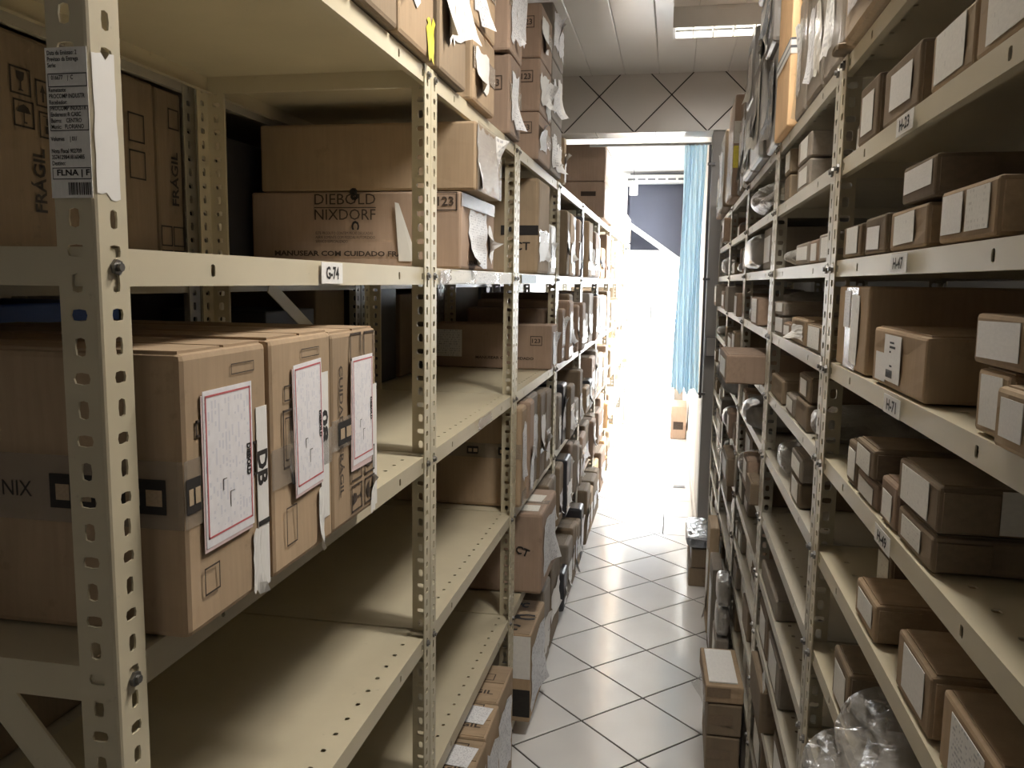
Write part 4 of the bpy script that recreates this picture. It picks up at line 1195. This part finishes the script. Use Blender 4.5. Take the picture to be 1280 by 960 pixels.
for k, (h, mt, lab) in enumerate(((0.10, K2, 'lower dark carton on the floor under a silver bag, far right'), (0.10, K2, 'upper dark carton on the floor under a silver bag, far right'))):
    b = Box('R', 0.135+0.012*k, 4.35, 4.75, zz+0.001, h, 0.10, mt, '', label=lab, bev=0.005); zz += h+0.003
    slip(b)
bag(4.33, 4.78, zz-0.002, 0.065, SILV, '', 0.13, 0.115, rough=0.2, sq=0.45, label='shiny silver bag on two cartons on the floor, far right')
for k, (y0, h, mt, lab) in enumerate(((3.0, 0.19, MILK, 'lower bubble-wrapped parcel leaning on the third right bay'), (3.0, 0.16, MILK, 'upper bubble-wrapped parcel leaning on the third right bay'))):
    bag(y0, y0+0.17, 0.302+0.11*k, 0.105, mt, '', 0.05, 0.20, rough=0.12, sq=0.5, label=lab, name='wrapped_parcel', cat='parcel')
b = Box('R', 0.20, 3.0, 3.2, 0.001, 0.298, 0.048, K5, '', label='grey upright carton on the floor under the bubble-wrapped parcels'); slip(b)
b = Box('R', 0.204, 3.42, 3.66, 0.001, 0.42, 0.044, K5, '', label='tall grey upright carton on the floor by the fourth right bay'); slip(b)
b = Box('R', 0.204, 3.75, 3.98, 0.001, 0.5, 0.044, K4, '', label='tallest pale upright carton on the floor by the fourth right bay'); slip(b, torn=True)
finish_labels()

# ------------------------------------------------------------------ beyond the lintel
def curtain(x0, x1, y, z0, z1, label):
    s = MB(); nx, nz = 60, 10
    for j in range(nz+1):
        t = j/nz; zc = z1+(z0-z1)*t
        for i in range(nx+1):
            u = i/nx
            wob = 0.03*math.sin(u*2*math.pi*7+0.6*math.sin(t*3))*(0.55+0.45*t)
            s.v.append((x0+(x1-x0)*u+0.01*math.sin(t*5+u*9)-0.02*t*(1-u), y+wob, zc+0.02*math.sin(u*17)*(1 if j == nz else 0)))
    for j in range(nz):
        for i in range(nx):
            k = j*(nx+1)+i; s.f.append((k, k+1, k+nx+2, k+nx+1))
    t = empty('curtain', ((x0+x1)/2, y, z0)); tag(t, label, 'curtain')
    o = part('fabric', s.mesh('fabric', CURT, fix=False, smooth=True), t, Matrix.Translation((-(x0+x1)/2, -y, -z0)))
    r = MB(); r.cyl((x0-0.6, y, z1+0.005), (0.199, y, z1+0.005), 0.01, 10)
    part('rod', r.mesh('rod', WPL), t, Matrix.Translation((-(x0+x1)/2, -y, -z0)))
curtain(0.035, 0.175, LY+0.30, 0.90, 2.47, 'pale blue curtain gathered at the right of the far opening')
t = empty('wall_pipe', (0.185, LY+0.02, 0.9)); tag(t, 'thin dark vertical pipe beside the blue curtain', 'pipe')
s = MB(); s.cyl((0, -0.035, 0), (0, -0.035, 1.52), 0.008, 8); part('tube', s.mesh('tube', PIPE), t)
for zc in (0.02, 0.72, 1.4):
    s = MB(); s.box(-0.012, 0.03, -0.047, -0.021, zc, zc+0.014); part('bracket', s.mesh('bracket', PIPE), t)
t = empty('junction_box', (0.235, LY, 1.16)); tag(t, 'small grey electrical box on the wall end behind the right shelves', 'junction box')
s = MB(); s.box(-0.03, 0.05, -0.05, 0, 0, 0.12); part('case', s.mesh('case', PIPE), t)
s = MB(); s.box(-0.025, 0.045, -0.055, -0.05, 0.005, 0.115); part('cover', s.mesh('cover', DIM), t)
t = empty('floor_drain', (0.10, 6.55, 0.0)); tag(t, 'small dark drain cover in the floor by the far right wall', 'drain')
s = MB(); s.box(-0.05, 0.05, -0.04, 0.04, 0.0, 0.004); part('frame', s.mesh('frame', PIPE), t)
for k in range(4):
    s = MB(); s.box(-0.042, 0.042, -0.032+k*0.018, -0.024+k*0.018, 0.004, 0.006); part('bar', s.mesh('bar', GALV), t)
b = Box('R', 0.02, 8.6, 9.1, 0.001, 0.34, 0.16, K3, '', label='pinkish carton on the floor below the blue curtain'); b.slab('C', 0.03, 0.1, 0.1, 0.08, INKB, 'printed_block', off=0.0012)
for yy in (9.4, 10.1):
    b = Box('R', 0.05, yy, yy+0.12, 0.001, 1.25 if yy < 10 else 1.9, 0.1, K5, '', label='grey board propped against the far right wall, ' + ('shorter' if yy < 10 else 'taller'), name='leaning_board', cat='board')
t = empty('hanging_lamp', (-0.55, 11.0, 2.72)); tag(t, 'small white hanging lamp before the dark far wall', 'lamp')
s = MB(); s.cyl((0,0,0),(0,0,0.16),0.055,14); part('shade', s.mesh('shade', WPL), t)
s = MB(); s.cyl((0,0,0.16),(0,0,0.33),0.004,6); part('cord', s.mesh('cord', PIPE), t)
t = empty('air_grille', (-0.7, 11.2, 2.90)); tag(t, 'long white slatted air grille high on the dark far wall', 'grille')
s = MB(); s.box(0, 0.85, 0, 0.2, 0, 0.10); part('case', s.mesh('case', WPL), t)
s = MB(); s.box(0, 0.1, -0.004, 0, 0.03, 0.055); gm = s.mesh('slot', PIPE)
for i in range(6): part('slot', gm, t, Matrix.Translation((0.06+i*0.13, 0, 0)))
# daylight portals at the real openings help sampling the sky light
def portal(name, loc, rot, sx, sy):
    ld = bpy.data.lights.new(name, 'AREA'); ld.shape = 'RECTANGLE'; ld.size = sx; ld.size_y = sy
    ld.cycles.is_portal = True
    o = bpy.data.objects.new(name, ld); col.objects.link(o); o.location = loc; o.rotation_euler = rot
portal('door_daylight_portal', (-0.315, 13.2, 1.05), (-math.pi/2, 0, 0), 0.85, 2.1)
portal('window_daylight_portal', (0.36, (WY0+WY1)/2, (WZ0+WZ1)/2), (0, math.pi/2, 0), WZ1-WZ0, WY1-WY0)
